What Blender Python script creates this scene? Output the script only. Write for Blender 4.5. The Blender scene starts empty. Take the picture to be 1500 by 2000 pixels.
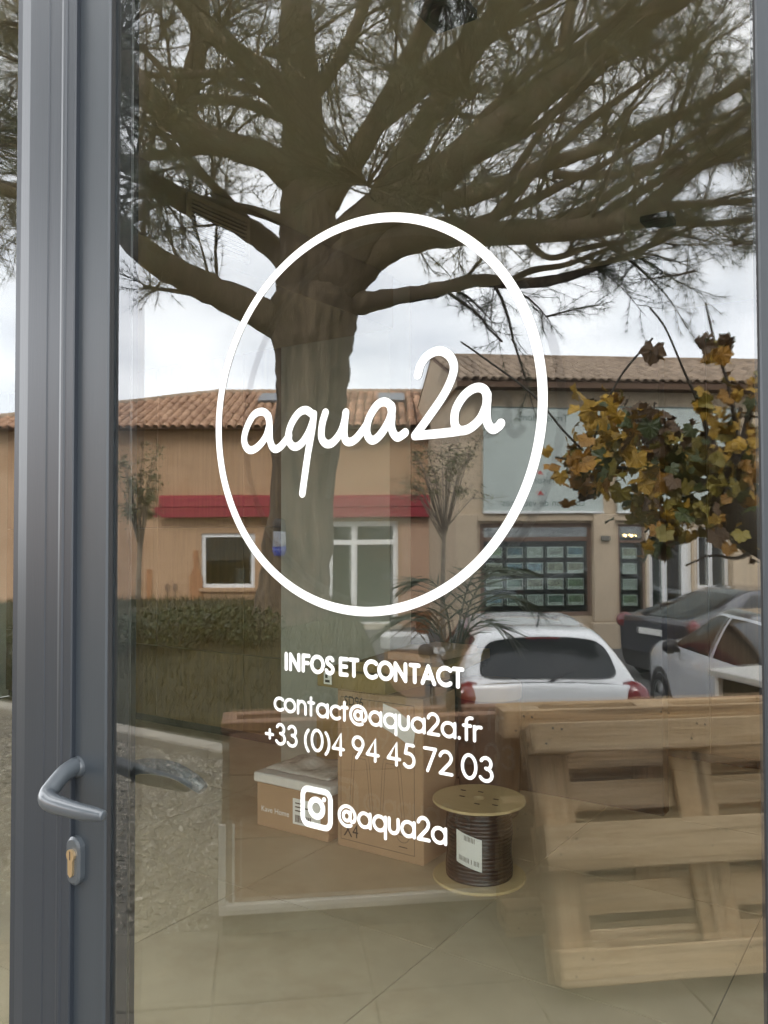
import bpy, math, random
import numpy as np
from mathutils import Matrix, Vector

random.seed(7)
rng = np.random.default_rng(11)
PI = math.pi
rad = math.radians
scene = bpy.context.scene
COL = scene.collection

# ------------------------------------------------------------------ camera
CAM_D, CAM_H = 0.76, 1.45            # metres in front of the glass, eye height
FOCAL, YAW, PITCH, ROLL = 1620.0, rad(33.82), rad(1.51), rad(-0.14)
_cy, _sy, _cp, _sp = math.cos(YAW), math.sin(YAW), math.cos(PITCH), math.sin(PITCH)
FWD = Vector((-_sy * _cp, _cy * _cp, _sp))
_R0 = Vector((_cy, _sy, 0)); _U0 = _R0.cross(FWD)
RGT = _R0 * math.cos(ROLL) + _U0 * math.sin(ROLL)
UPV = _U0 * math.cos(ROLL) - _R0 * math.sin(ROLL)
CAM = Vector((0, -CAM_D, CAM_H))
cam_data = bpy.data.cameras.new('camera')
cam_data.sensor_fit = 'VERTICAL'; cam_data.sensor_height = 36.0; cam_data.sensor_width = 27.0
cam_data.lens = FOCAL / 2000.0 * 36.0
cam_data.clip_start = 0.02; cam_data.clip_end = 2000
cam = bpy.data.objects.new('camera', cam_data); COL.objects.link(cam)
cam.matrix_world = Matrix(((RGT.x, UPV.x, -FWD.x, CAM.x), (RGT.y, UPV.y, -FWD.y, CAM.y), (RGT.z, UPV.z, -FWD.z, CAM.z), (0, 0, 0, 1)))
scene.camera = cam

# ------------------------------------------------------------------ sky, sun, exposure
SUN_EL, SUN_AZ = rad(42), rad(70)     # azimuth of the sun in the ground plane (from +x towards +y)
world = bpy.data.worlds.new('World'); scene.world = world; world.use_nodes = True
wt = world.node_tree; wn = wt.nodes; wn.clear()
w_out = wn.new('ShaderNodeOutputWorld'); w_bg = wn.new('ShaderNodeBackground')
w_sky = wn.new('ShaderNodeTexSky'); w_sky.sky_type = 'NISHITA'; w_sky.sun_disc = False
w_sky.sun_elevation = SUN_EL; w_sky.sun_rotation = PI / 2 - SUN_AZ
w_tc = wn.new('ShaderNodeTexCoord'); w_map = wn.new('ShaderNodeMapping'); w_map.inputs['Scale'].default_value = (1, 1, 2.6)
w_noise = wn.new('ShaderNodeTexNoise'); w_noise.inputs['Scale'].default_value = 3.2; w_noise.inputs['Detail'].default_value = 6
w_noise.inputs['Roughness'].default_value = 0.55
w_ramp = wn.new('ShaderNodeValToRGB')
w_ramp.color_ramp.elements[0].position = 0.30; w_ramp.color_ramp.elements[0].color = (6.2, 6.4, 6.75, 1)
w_ramp.color_ramp.elements[1].position = 0.60; w_ramp.color_ramp.elements[1].color = (9.8, 9.8, 9.8, 1)
w_mix = wn.new('ShaderNodeMix'); w_mix.data_type = 'RGBA'; w_mix.inputs[0].default_value = 0.9
wt.links.new(w_tc.outputs['Generated'], w_map.inputs['Vector']); wt.links.new(w_map.outputs[0], w_noise.inputs['Vector'])
wt.links.new(w_noise.outputs['Fac'], w_ramp.inputs['Fac'])
wt.links.new(w_sky.outputs[0], w_mix.inputs[6]); wt.links.new(w_ramp.outputs[0], w_mix.inputs[7])
wt.links.new(w_mix.outputs[2], w_bg.inputs['Color']); w_bg.inputs['Strength'].default_value = 0.1
wt.links.new(w_bg.outputs[0], w_out.inputs['Surface'])

sun_data = bpy.data.lights.new('sun', 'SUN'); sun_data.energy = 0.9; sun_data.angle = rad(25); sun_data.color = (1.0, 0.96, 0.9)
sun = bpy.data.objects.new('sun', sun_data); COL.objects.link(sun)
_sd = Vector((math.cos(SUN_EL) * math.cos(SUN_AZ), math.cos(SUN_EL) * math.sin(SUN_AZ), math.sin(SUN_EL)))
sun.rotation_euler = _sd.to_track_quat('Z', 'Y').to_euler()

vs = scene.view_settings
vs.view_transform = 'Standard'; vs.look = 'None'; vs.exposure = 2.7; vs.gamma = 1.0; vs.use_curve_mapping = False
cyc = scene.cycles
cyc.use_denoising = True; cyc.max_bounces = 12; cyc.diffuse_bounces = 4; cyc.glossy_bounces = 6
cyc.transparent_max_bounces = 32; cyc.transmission_bounces = 8; cyc.sample_clamp_indirect = 12
cyc.use_adaptive_sampling = False

# ------------------------------------------------------------------ frames
# STREET: right-handed frame of the street in front of the shop: +v away from the shop, u to the right when looking that way
STREET = Matrix.Translation((0, CAM_D, 0)) @ Matrix.Rotation(PI - YAW, 4, 'Z')
IDENT = Matrix.Identity(4)
PARK = -0.97                           # level of the car park below the shop terrace


def ray(px, py):
    return FWD + RGT * ((px - 750) / FOCAL) - UPV * ((py - 1000) / FOCAL)


def on_wall(px, py, Y):               # point on a plane parallel to the shop front
    r = ray(px, py); return CAM + r * ((Y - CAM.y) / r.y)


def on_level(px, py, Z=0.0):          # point on a horizontal plane
    r = ray(px, py); return CAM + r * ((Z - CAM.z) / r.z)


def on_side(px, py, X):
    r = ray(px, py); return CAM + r * ((X - CAM.x) / r.x)


def st(px, py, v):                    # street coordinates (u, v, z) of what the glass mirrors at that spot
    r = ray(px, py)
    a = r.x * _cy + r.y * _sy; b = -r.x * _sy + r.y * _cy
    return Vector((-a / b * v, v, CAM_H + r.z / b * v))


def st_level(px, py, z):
    r = ray(px, py); t = (z - CAM_H) / r.z
    a = r.x * _cy + r.y * _sy; b = -r.x * _sy + r.y * _cy
    return Vector((-a * t, b * t, z))


# ------------------------------------------------------------------ materials
MATS = {}


def mat(name, col, rough=0.6, metal=0.0, var=0.0, scale=8.0, stretch=(1, 1, 1), bump=0.0, bscale=None, col2=None, spec=0.5,
        detail=6.0, coat=0.0, emit=None, wave=None, objrand=0.0, stain=None):
    if name in MATS: return MATS[name]
    m = bpy.data.materials.new(name); m.use_nodes = True; MATS[name] = m
    nt = m.node_tree; N = nt.nodes; L = nt.links
    b = N['Principled BSDF']
    b.inputs['Roughness'].default_value = rough; b.inputs['Metallic'].default_value = metal
    b.inputs['Specular IOR Level'].default_value = spec; b.inputs['Coat Weight'].default_value = coat
    b.inputs['Base Color'].default_value = (*col, 1)
    if emit: b.inputs['Emission Color'].default_value = (*emit[0], 1); b.inputs['Emission Strength'].default_value = emit[1]
    if var or col2 or bump or objrand:
        tc = N.new('ShaderNodeTexCoord'); mp = N.new('ShaderNodeMapping'); mp.inputs['Scale'].default_value = stretch
        L.new(tc.outputs['Object'], mp.inputs['Vector'])
        n = N.new('ShaderNodeTexNoise'); n.inputs['Scale'].default_value = scale; n.inputs['Detail'].default_value = detail
        n.inputs['Roughness'].default_value = 0.6
        vec = mp.outputs[0]
        if objrand:
            oi = N.new('ShaderNodeObjectInfo'); va = N.new('ShaderNodeVectorMath'); va.operation = 'MULTIPLY_ADD'
            cb = N.new('ShaderNodeCombineXYZ')
            for k in range(3): L.new(oi.outputs['Random'], cb.inputs[k])
            va.inputs[1].default_value = (37, 53, 71); L.new(cb.outputs[0], va.inputs[0]); L.new(mp.outputs[0], va.inputs[2]); vec = va.outputs[0]
        L.new(vec, n.inputs['Vector'])
        rp = N.new('ShaderNodeValToRGB')
        c2 = col2 if col2 else tuple(c * (1 + var) for c in col)
        c1 = col if col2 else tuple(c * (1 - var) for c in col)
        rp.color_ramp.elements[0].position = 0.32; rp.color_ramp.elements[0].color = (*c1, 1)
        rp.color_ramp.elements[1].position = 0.68; rp.color_ramp.elements[1].color = (*c2, 1)
        L.new(n.outputs['Fac'], rp.inputs['Fac'])
        out = rp.outputs[0]
        if objrand:
            hs = N.new('ShaderNodeHueSaturation'); mr = N.new('ShaderNodeMapRange')
            mr.inputs[3].default_value = 1 - objrand; mr.inputs[4].default_value = 1 + objrand
            L.new(oi.outputs['Random'], mr.inputs[0]); L.new(mr.outputs[0], hs.inputs['Value']); L.new(out, hs.inputs['Color']); out = hs.outputs[0]
        if stain:                      # blotches of dirt and wear: (scale, how dark, threshold)
            ns = N.new('ShaderNodeTexNoise'); ns.inputs['Scale'].default_value = stain[0]; ns.inputs['Detail'].default_value = 7; ns.inputs['Roughness'].default_value = .7
            L.new(vec, ns.inputs['Vector']); rs = N.new('ShaderNodeValToRGB'); th = stain[2]
            rs.color_ramp.elements[0].position = th; rs.color_ramp.elements[0].color = (1, 1, 1, 1)
            rs.color_ramp.elements[1].position = th + .14; rs.color_ramp.elements[1].color = (stain[1], stain[1] * .95, stain[1] * .9, 1)
            L.new(ns.outputs['Fac'], rs.inputs['Fac']); ml = N.new('ShaderNodeMix'); ml.data_type = 'RGBA'; ml.blend_type = 'MULTIPLY'; ml.inputs[0].default_value = 1.0
            L.new(out, ml.inputs[6]); L.new(rs.outputs[0], ml.inputs[7]); out = ml.outputs[2]
        L.new(out, b.inputs['Base Color'])
        if bump:
            n2 = n
            if bscale:
                n2 = N.new('ShaderNodeTexNoise'); n2.inputs['Scale'].default_value = bscale; n2.inputs['Detail'].default_value = 5
                L.new(vec, n2.inputs['Vector'])
            bp = N.new('ShaderNodeBump'); bp.inputs['Strength'].default_value = min(1, bump); bp.inputs['Distance'].default_value = 0.01 * max(1, bump)
            L.new(n2.outputs['Fac'], bp.inputs['Height']); L.new(bp.outputs[0], b.inputs['Normal'])
    return m


def glass_mat(name, r0, tint, wob=0.0, wscale=4.0):
    """one mirror-smooth face of a thin pane: Fresnel (Schlick) reflection over a straight-through tint"""
    m = bpy.data.materials.new(name); m.use_nodes = True; MATS[name] = m
    nt = m.node_tree; N = nt.nodes; L = nt.links; N.clear()
    o = N.new('ShaderNodeOutputMaterial'); mx = N.new('ShaderNodeMixShader'); tr = N.new('ShaderNodeBsdfTransparent'); gl = N.new('ShaderNodeBsdfGlossy')
    tr.inputs['Color'].default_value = (*tint, 1); gl.inputs['Roughness'].default_value = 0.0; gl.inputs['Color'].default_value = (0.97, 0.98, 1.0, 1)
    g = N.new('ShaderNodeNewGeometry'); d = N.new('ShaderNodeVectorMath'); d.operation = 'DOT_PRODUCT'
    L.new(g.outputs['Normal'], d.inputs[0]); L.new(g.outputs['Incoming'], d.inputs[1])

    def math_(op, a, b=None, va=None, vb=None):
        n = N.new('ShaderNodeMath'); n.operation = op
        if a is not None: L.new(a, n.inputs[0])
        else: n.inputs[0].default_value = va
        if b is not None: L.new(b, n.inputs[1])
        elif vb is not None: n.inputs[1].default_value = vb
        return n.outputs[0]
    c = math_('ABSOLUTE', d.outputs['Value']); k = math_('SUBTRACT', None, c, va=1.0); k5 = math_('POWER', k, vb=5.0)
    s = math_('MULTIPLY', k5, vb=1 - r0); R = math_('ADD', s, vb=r0)
    L.new(R, mx.inputs[0]); L.new(tr.outputs[0], mx.inputs[1]); L.new(gl.outputs[0], mx.inputs[2]); L.new(mx.outputs[0], o.inputs['Surface'])
    if wob:
        tc = N.new('ShaderNodeTexCoord'); n = N.new('ShaderNodeTexNoise'); n.inputs['Scale'].default_value = wscale; n.inputs['Detail'].default_value = 1.5
        bp = N.new('ShaderNodeBump'); bp.inputs['Strength'].default_value = 1.0; bp.inputs['Distance'].default_value = wob
        L.new(tc.outputs['Object'], n.inputs['Vector']); L.new(n.outputs['Fac'], bp.inputs['Height']); L.new(bp.outputs[0], gl.inputs['Normal'])
    return m


def clear_mat(name, tint):
    m = bpy.data.materials.new(name); m.use_nodes = True; MATS[name] = m
    nt = m.node_tree; N = nt.nodes; N.clear()
    o = N.new('ShaderNodeOutputMaterial'); tr = N.new('ShaderNodeBsdfTransparent'); tr.inputs['Color'].default_value = (*tint, 1)
    nt.links.new(tr.outputs[0], o.inputs['Surface']); return m


# ------------------------------------------------------------------ mesh building
class MB:
    """collects shapes (given in frame T) as one mesh in world space"""
    def __init__(s, T=IDENT): s.T = T; s.v = []; s.f = []; s.m = []

    def add(s, verts, faces, mi=0, T=None):
        M = s.T if T is None else s.T @ T
        n = len(s.v)
        s.v += [tuple(M @ Vector(p)) for p in verts]
        s.f += [tuple(i + n for i in f) for f in faces]; s.m += [mi] * len(faces)
        return s

    def box(s, lo, hi, bev=0.0, T=None, mi=0):
        x0, y0, z0 = lo; x1, y1, z1 = hi
        if bev <= 0:
            v = [(x0, y0, z0), (x1, y0, z0), (x1, y1, z0), (x0, y1, z0), (x0, y0, z1), (x1, y0, z1), (x1, y1, z1), (x0, y1, z1)]
            f = [(0, 3, 2, 1), (4, 5, 6, 7), (0, 1, 5, 4), (1, 2, 6, 5), (2, 3, 7, 6), (3, 0, 4, 7)]
            return s.add(v, f, mi, T)
        b = min(bev, (x1 - x0) * .45, (y1 - y0) * .45, (z1 - z0) * .45)
        v = []; idx = {}
        for i, (X, sx) in enumerate(((x0, 1), (x1, -1))):
            for j, (Y, sy) in enumerate(((y0, 1), (y1, -1))):
                for k, (Z, sz) in enumerate(((z0, 1), (z1, -1))):
                    for ax in range(3):
                        p = [X + sx * b, Y + sy * b, Z + sz * b]; p[ax] = (X, Y, Z)[ax]
                        idx[i, j, k, ax] = len(v); v.append(tuple(p))
        f = []
        for ax in range(3):
            for side in (0, 1):
                o1, o2 = [(1, 2), (2, 0), (0, 1)][ax]; q = []
                for a, c in ((0, 0), (1, 0), (1, 1), (0, 1)):
                    key = [0, 0, 0]; key[ax] = side; key[o1] = a; key[o2] = c; q.append(idx[(*key, ax)])
                f.append(tuple(q if side else q[::-1]))
        for ax in range(3):
            o1, o2 = [(1, 2), (2, 0), (0, 1)][ax]
            for a in (0, 1):
                for c in (0, 1):
                    k0 = [0, 0, 0]; k0[o1] = a; k0[o2] = c; k1 = list(k0); k1[ax] = 1
                    q = [idx[(*k0, o1)], idx[(*k1, o1)], idx[(*k1, o2)], idx[(*k0, o2)]]
                    f.append(tuple(q if (a ^ c) else q[::-1]))
        for i in (0, 1):
            for j in (0, 1):
                for k in (0, 1):
                    q = [idx[i, j, k, a] for a in range(3)]; f.append(tuple(q if (i + j + k) % 2 else q[::-1]))
        return s.add(v, f, mi, T)

    def tube(s, pts, rads, n=8, caps=True, T=None, mi=0, flat=None):
        pts = [Vector(p) for p in pts]
        if not hasattr(rads, '__len__'): rads = [rads] * len(pts)
        v = []; f = []; up = None
        for i, p in enumerate(pts):
            t = (pts[min(i + 1, len(pts) - 1)] - pts[max(i - 1, 0)]).normalized()
            if up is None:
                up = Vector((0, 0, 1)) if abs(t.z) < .9 else Vector((1, 0, 0))
            a = t.cross(up)
            if a.length < 1e-6: a = t.orthogonal()
            a.normalize(); b = a.cross(t).normalized(); up = b
            for k in range(n):
                an = 2 * PI * k / n; fb = flat if flat else 1.0
                v.append(p + (a * math.cos(an) + b * math.sin(an) * fb) * rads[i])
        for i in range(len(pts) - 1):
            for k in range(n):
                f.append((i * n + k, i * n + (k + 1) % n, (i + 1) * n + (k + 1) % n, (i + 1) * n + k))
        if caps:
            f.append(tuple(range(n))[::-1]); f.append(tuple((len(pts) - 1) * n + k for k in range(n)))
        return s.add(v, f, mi, T)

    def lathe(s, prof, n=32, T=None, mi=0, closed=False):
        v = []; f = []
        for (r, z) in prof:
            for k in range(n):
                a = 2 * PI * k / n; v.append((r * math.cos(a), r * math.sin(a), z))
        for i in range(len(prof) - 1):
            for k in range(n):
                f.append((i * n + k, i * n + (k + 1) % n, (i + 1) * n + (k + 1) % n, (i + 1) * n + k))
        return s.add(v, f, mi, T)

    def prism(s, poly, axis, a, b, T=None, mi=0):
        """poly: 2-D outline, extruded along axis 'x','y' or 'z' from a to b"""
        def P(p, t):
            return {'x': (t, p[0], p[1]), 'y': (p[0], t, p[1]), 'z': (p[0], p[1], t)}[axis]
        n = len(poly); v = [P(p, a) for p in poly] + [P(p, b) for p in poly]
        f = [tuple(range(n))[::-1], tuple(range(n, 2 * n))] + [(i, (i + 1) % n, n + (i + 1) % n, n + i) for i in range(n)]
        return s.add(v, f, mi, T)

    def quad(s, a, b, c, d, mi=0): return s.add([a, b, c, d], [(0, 1, 2, 3)], mi)


def to_mesh(name, verts, faces, mats, mi=None, smooth=False):
    me = bpy.data.meshes.new(name); me.from_pydata([tuple(p) for p in verts], [], faces)
    for m in (mats if isinstance(mats, (list, tuple)) else [mats]): me.materials.append(m)
    if mi is not None and len(set(mi)) > 1: me.polygons.foreach_set('material_index', mi)
    if smooth: me.polygons.foreach_set('use_smooth', [True] * len(me.polygons))
    me.update(); return me


def link(name, me, M=IDENT, parent=None):
    o = bpy.data.objects.new(name, me); COL.objects.link(o)
    if parent is not None: o.parent = parent
    o.matrix_local = M
    return o


def tag(o, label=None, cat=None, group=None, kind=None):
    if label: o['label'] = label
    if cat: o['category'] = cat
    if group: o['group'] = group
    if kind: o['kind'] = kind
    return o


WORLD_M = {}


def thing(name, label, cat, M=IDENT, group=None):
    """an Empty at the thing's base; parts are given in world space and stored relative to it"""
    o = bpy.data.objects.new(name, None); COL.objects.link(o); o.matrix_world = M; o.empty_display_size = 0.1
    WORLD_M[o] = M.copy()
    return tag(o, label, cat, group)


def part(name, mb, m, parent=None, smooth=False, M=None):
    """mesh object from a builder; local to its parent's frame (or to frame M when top-level)"""
    base = WORLD_M[parent] if parent is not None else (M if M is not None else IDENT)
    inv = base.inverted()
    me = to_mesh(name, [inv @ Vector(p) for p in mb.v], mb.f, m, mb.m, smooth)
    o = link(name, me, IDENT if parent is not None else base, parent)
    WORLD_M[o] = base.copy()
    return o


def weld(mb, eps=1e-4):
    ids = {}; remap = []; nv = []
    for p in mb.v:
        k = (round(p[0] / eps), round(p[1] / eps), round(p[2] / eps))
        if k not in ids: ids[k] = len(nv); nv.append(p)
        remap.append(ids[k])
    keep = [(tuple(remap[i] for i in f), m) for f, m in zip(mb.f, mb.m)]; keep = [(tuple(dict.fromkeys(f)), m) for f, m in keep]; keep = [(f, m) for f, m in keep if len(f) > 2]
    mb.v = nv; mb.f = [f for f, m in keep]; mb.m = [m for f, m in keep]; return mb


def group_part(name, parent):          # an Empty that only bundles the pieces of one part
    o = bpy.data.objects.new(name, None); COL.objects.link(o); o.parent = parent; o.empty_display_size = .05
    WORLD_M[o] = WORLD_M[parent].copy(); return o


def tris_object(name, V, m, parent=None, base=IDENT, per=3, mi=None):
    """V: (n*per,3) numpy world points, every `per` points a face"""
    inv = np.array(base.inverted()); V = V @ inv[:3, :3].T + inv[:3, 3]
    n = len(V) // per
    me = bpy.data.meshes.new(name); me.vertices.add(len(V)); me.vertices.foreach_set('co', V.astype(np.float32).ravel())
    me.loops.add(n * per); me.loops.foreach_set('vertex_index', np.arange(n * per, dtype=np.int32))
    me.polygons.add(n); me.polygons.foreach_set('loop_start', np.arange(0, n * per, per, dtype=np.int32))
    me.polygons.foreach_set('loop_total', np.full(n, per, dtype=np.int32))
    for q in (m if isinstance(m, (list, tuple)) else [m]): me.materials.append(q)
    if mi is not None: me.polygons.foreach_set('material_index', mi.astype(np.int32))
    me.update(calc_edges=True); me.validate()
    o = link(name, me, IDENT if parent is not None else base, parent); WORLD_M[o] = base.copy(); return o


def crom(pts, sub=6, closed=False):
    """Catmull-Rom through points of any dimension"""
    P = np.array([list(p) for p in pts], float); n = len(P); out = []
    rngi = range(n if closed else n - 1)
    for i in rngi:
        if closed: p0, p1, p2, p3 = P[(i - 1) % n], P[i], P[(i + 1) % n], P[(i + 2) % n]
        else: p0, p1, p2, p3 = P[max(i - 1, 0)], P[i], P[i + 1], P[min(i + 2, n - 1)]
        for k in range(sub):
            t = k / sub
            out.append(.5 * (2 * p1 + (p2 - p0) * t + (2 * p0 - 5 * p1 + 4 * p2 - p3) * t * t + (3 * p1 - p0 - 3 * p2 + p3) * t ** 3))
    out.append(P[0] if closed else P[-1])
    return np.array(out)

# ------------------------------------------------------------------ material set
m_alu = mat('anthracite_aluminium', (0.028, 0.034, 0.040), rough=0.36, var=0.06, scale=40, stretch=(1, 1, .05), bump=0.02, bscale=300, spec=0.45)
m_alu_f = mat('anthracite_frame_aluminium', (0.019, 0.0235, 0.030), rough=0.36, var=0.06, scale=40, stretch=(1, 1, .05), bump=0.02, bscale=300, spec=0.45)
m_gap = mat('black_rubber', (0.012, 0.012, 0.012), rough=0.7)
m_spacer = mat('dark_spacer', (0.02, 0.021, 0.022), rough=0.5, metal=0.0)
m_vinyl = mat('white_vinyl', (0.74, 0.74, 0.72), rough=0.55)
m_handle = mat('grey_lacquered_handle', (0.048, 0.056, 0.063), rough=0.3, metal=0.0, coat=0.3)
m_brass = mat('brass', (0.62, 0.46, 0.27), rough=0.3, metal=0.9)
m_steel = mat('steel', (0.45, 0.46, 0.47), rough=0.28, metal=1.0)
m_g_out = glass_mat('pane_outer_face', 0.13, (0.95, 0.965, 0.95), wob=0.00010, wscale=5.0)
m_g_in = glass_mat('pane_inner_face', 0.065, (0.95, 0.965, 0.95), wob=0.00016, wscale=3.0)
m_g_clear = clear_mat('pane_back_face', (0.985, 0.99, 0.985))
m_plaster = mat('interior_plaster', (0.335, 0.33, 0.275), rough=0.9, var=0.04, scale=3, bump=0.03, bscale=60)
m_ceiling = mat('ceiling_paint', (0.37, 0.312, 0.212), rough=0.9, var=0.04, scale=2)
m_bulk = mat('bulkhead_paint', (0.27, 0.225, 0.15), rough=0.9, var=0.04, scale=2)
m_tile = mat('floor_porcelain', (0.45, 0.37, 0.25), rough=0.42, stain=(1.7, .86, .5), var=0.07, scale=5, bump=0.01, bscale=120, objrand=0.03)
m_grout = mat('grout', (0.10, 0.09, 0.075), rough=0.9)
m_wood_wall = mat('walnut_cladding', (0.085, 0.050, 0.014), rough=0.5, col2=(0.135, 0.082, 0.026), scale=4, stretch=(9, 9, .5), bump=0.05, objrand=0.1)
m_wood_dimmed = mat('dimmed_walnut_cladding', (0.05, 0.03, 0.012), rough=0.5, col2=(0.075, 0.045, 0.018), scale=4, stretch=(9, 9, .5), objrand=0.1)  # walnut cladding again, with the dimness of the shop's rear put into the colour
m_facade = mat('shop_render', (0.55, 0.50, 0.42), rough=0.9, var=0.05, scale=5, bump=0.1, bscale=150)
m_card = mat('cardboard', (0.36, 0.235, 0.135), rough=0.85, var=0.06, scale=6, bump=0.02, bscale=90)
m_card2 = mat('cardboard_dark', (0.25, 0.155, 0.075), rough=0.85, var=0.07, scale=6)
m_card3 = mat('cardboard_olive', (0.25, 0.175, 0.06), rough=0.85, var=0.07, scale=6)
m_brown = mat('brown_wrap', (0.10, 0.055, 0.032), rough=0.6, var=0.12, scale=6)
m_ink = mat('black_print', (0.03, 0.022, 0.016), rough=0.8)
m_paper = mat('white_paper', (0.72, 0.72, 0.68), rough=0.8, var=0.03, scale=10)
m_white_print = mat('white_print', (0.75, 0.74, 0.72), rough=0.8)
m_foam = mat('white_foam', (0.62, 0.6, 0.56), rough=0.8, var=0.05, scale=30)
m_wrap = mat('bubble_wrap', (0.42, 0.40, 0.36), rough=0.18, var=0.15, scale=30, bump=0.6, bscale=40)
m_ply = mat('plywood', (0.52, 0.40, 0.21), rough=0.6, var=0.06, scale=5, stretch=(1, 6, 1))
m_cable = mat('black_cable', (0.013, 0.012, 0.012), rough=0.22, var=0.2, scale=30, bump=0.4, bscale=26, coat=0.5)
m_black = mat('black_metal', (0.012, 0.012, 0.013), rough=0.45)
m_pallet = mat('pallet_wood', (0.46, 0.30, 0.145), rough=0.8, col2=(0.72, 0.53, 0.32), scale=3.2, stretch=(.5, 10, 10), bump=0.5, bscale=9, objrand=0.16, stain=(1.3, .42, .52))
m_pallet_x = mat('pallet_wood_cross', (0.40, 0.255, 0.12), rough=0.8, col2=(0.64, 0.46, 0.27), scale=3.2, stretch=(10, 10, .5), bump=0.5, bscale=9, objrand=0.16, stain=(1.3, .38, .5))
m_planter = mat('brown_planter_board', (0.35, 0.195, 0.112), rough=0.6, col2=(0.42, 0.24, 0.145), stain=(2.0, .7, .52), scale=4, stretch=(.4, 3, 6), bump=0.03, objrand=0.05)
m_trim = mat('pale_metal_trim', (0.78, 0.75, 0.68), rough=0.45, metal=0.0)
m_plinth = mat('grey_plinth', (0.16, 0.15, 0.125), rough=0.8, var=0.08, scale=8)
m_soil = mat('soil', (0.05, 0.035, 0.025), rough=0.95, var=0.3, scale=20, bump=0.5)
m_gravel = mat('gravel', (0.06, 0.052, 0.038), rough=0.9, col2=(0.27, 0.235, 0.175), scale=34, bump=1.0, detail=4)
m_slab = mat('concrete_slab', (0.18, 0.157, 0.112), rough=0.85, var=0.12, scale=5, stain=(2.2, .72, .5), bump=0.08, bscale=80, objrand=0.05)
m_joint = mat('paving_joint', (0.09, 0.085, 0.075), rough=0.95, var=0.2, scale=20)
m_kerb = mat('pale_kerb_stone', (0.40, 0.36, 0.29), rough=0.85, var=0.1, scale=7, bump=0.1)
m_asphalt = mat('asphalt', (0.075, 0.075, 0.075), rough=0.85, col2=(0.12, 0.118, 0.115), scale=60, bump=0.2)
m_lane = mat('road_paint', (0.65, 0.65, 0.63), rough=0.7, var=0.08, scale=12)
m_lawn = mat('lawn_soil', (0.03, 0.032, 0.012), rough=0.95, col2=(0.06, 0.055, 0.022), scale=6, bump=0.4)
m_grass = mat('grass_blades', (0.034, 0.04, 0.010), rough=0.7, col2=(0.075, 0.066, 0.02), scale=3)
m_bark = mat('pine_bark', (0.035, 0.026, 0.018), rough=0.95, col2=(0.185, 0.14, 0.097), scale=7, stretch=(1.6, 1.6, .22), bump=4.0, bscale=9)
m_needle = mat('pine_needles', (0.03, 0.045, 0.018), rough=0.6, col2=(0.065, 0.08, 0.03), scale=1.2)
m_twig = mat('pine_twig', (0.05, 0.038, 0.027), rough=0.9)

# ------------------------------------------------------------------ the shop's shell
def struct(name, mb, m, parent=None, smooth=False):
    o = part(name, mb, m, parent, smooth)
    if parent is None: o['kind'] = 'structure'
    return o


CEIL = 2.90
WOODY = 3.57
# floor: one bed with porcelain tiles on a 905 mm grid
bed = MB(); bed.box((-7.0, 0.0, -0.10), (4.2, 7.0, -0.0045))
floor = struct('floor', bed, m_grout)
T = 0.905
tile_b = MB(); tile_b.box((0.0018, 0.0018, -0.02), (T - 0.0018, T - 0.0018, 0.0))
tile_me = to_mesh('floor_tile', tile_b.v, tile_b.f, m_tile)
for i in range(-7, 6):
    for j in range(-2, 6):
        x = -1.49 + i * T; y = 1.775 + j * T
        if y < 0.0 or x < -7.0 or x + T > 4.2: continue
        link('floor_tile', tile_me, Matrix.Translation((x, y, 0)), floor)
x0t = MB(); x0t.box((-6.9, 0.06, -0.02), (4.1, -1.49 * 0 + 1.775 - T - 0.0013, -0.0002)); struct('floor_tile', x0t, m_tile, floor)
cm = MB(); cm.box((-7.0, 0.08, CEIL), (4.2, 7.0, CEIL + .15)); struct('ceiling', cm, m_ceiling)
# back wall: walnut cladding on the left, pale wall in front of it, wood again on the far right
w = MB(); w.box((-7.0, WOODY + .03, 0), (-1.2, WOODY + .13, CEIL)); wall_wood = struct('wall_back', w, m_gap)
for k, (x0, x1) in enumerate(((-7.0, -5.9), (-5.9, -5.0), (-5.0, -4.1), (-4.1, -3.2))):
    for (z0, z1) in ((0.06, .60), (.60, 1.5), (1.5, 2.9)):
        b = MB(); b.box((x0 + .002, WOODY, z0 + .002), (x1 - .002, WOODY + .031, z1 - .002), bev=.002); part('wood_panel', b, m_wood_wall, wall_wood)
w = MB(); w.box((-3.36, 3.12, 0), (-2.56, 3.34, CEIL)); struct('wall_partition', w, m_plaster)
w = MB(); w.box((-3.06, 4.75, 0), (-2.27, 4.85, CEIL)); struct('wall_recess', w, m_plaster)
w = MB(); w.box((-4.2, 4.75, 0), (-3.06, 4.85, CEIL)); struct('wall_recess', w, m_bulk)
w = MB(); w.box((-2.22, 3.62, 0), (-1.92, 4.06, CEIL), bev=.006); struct('pillar', w, m_plaster)
w = MB(); w.box((-2.27, 4.78, 0), (4.2, 4.88, CEIL)); wr = struct('wall_rear', w, m_gap)
for k in range(6):
    b = MB(); b.box((-2.27 + k * 1.05 + .002, 4.74, .06), (-1.22 + k * 1.05 - .002, 4.781, 2.9), bev=.002); part('wood_panel', b, m_wood_dimmed, wr)
w = MB(); w.box((-7.1, 0.08, 0), (-7.0, 7.0, CEIL)); struct('wall_left', w, m_plaster)
w = MB(); w.box((4.2, 0.08, 0), (4.3, 7.0, CEIL)); struct('wall_right', w, m_plaster)
w = MB(); w.box((-7.1, 7.0, 0), (4.3, 7.1, CEIL)); struct('wall_end', w, m_plaster)
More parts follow.
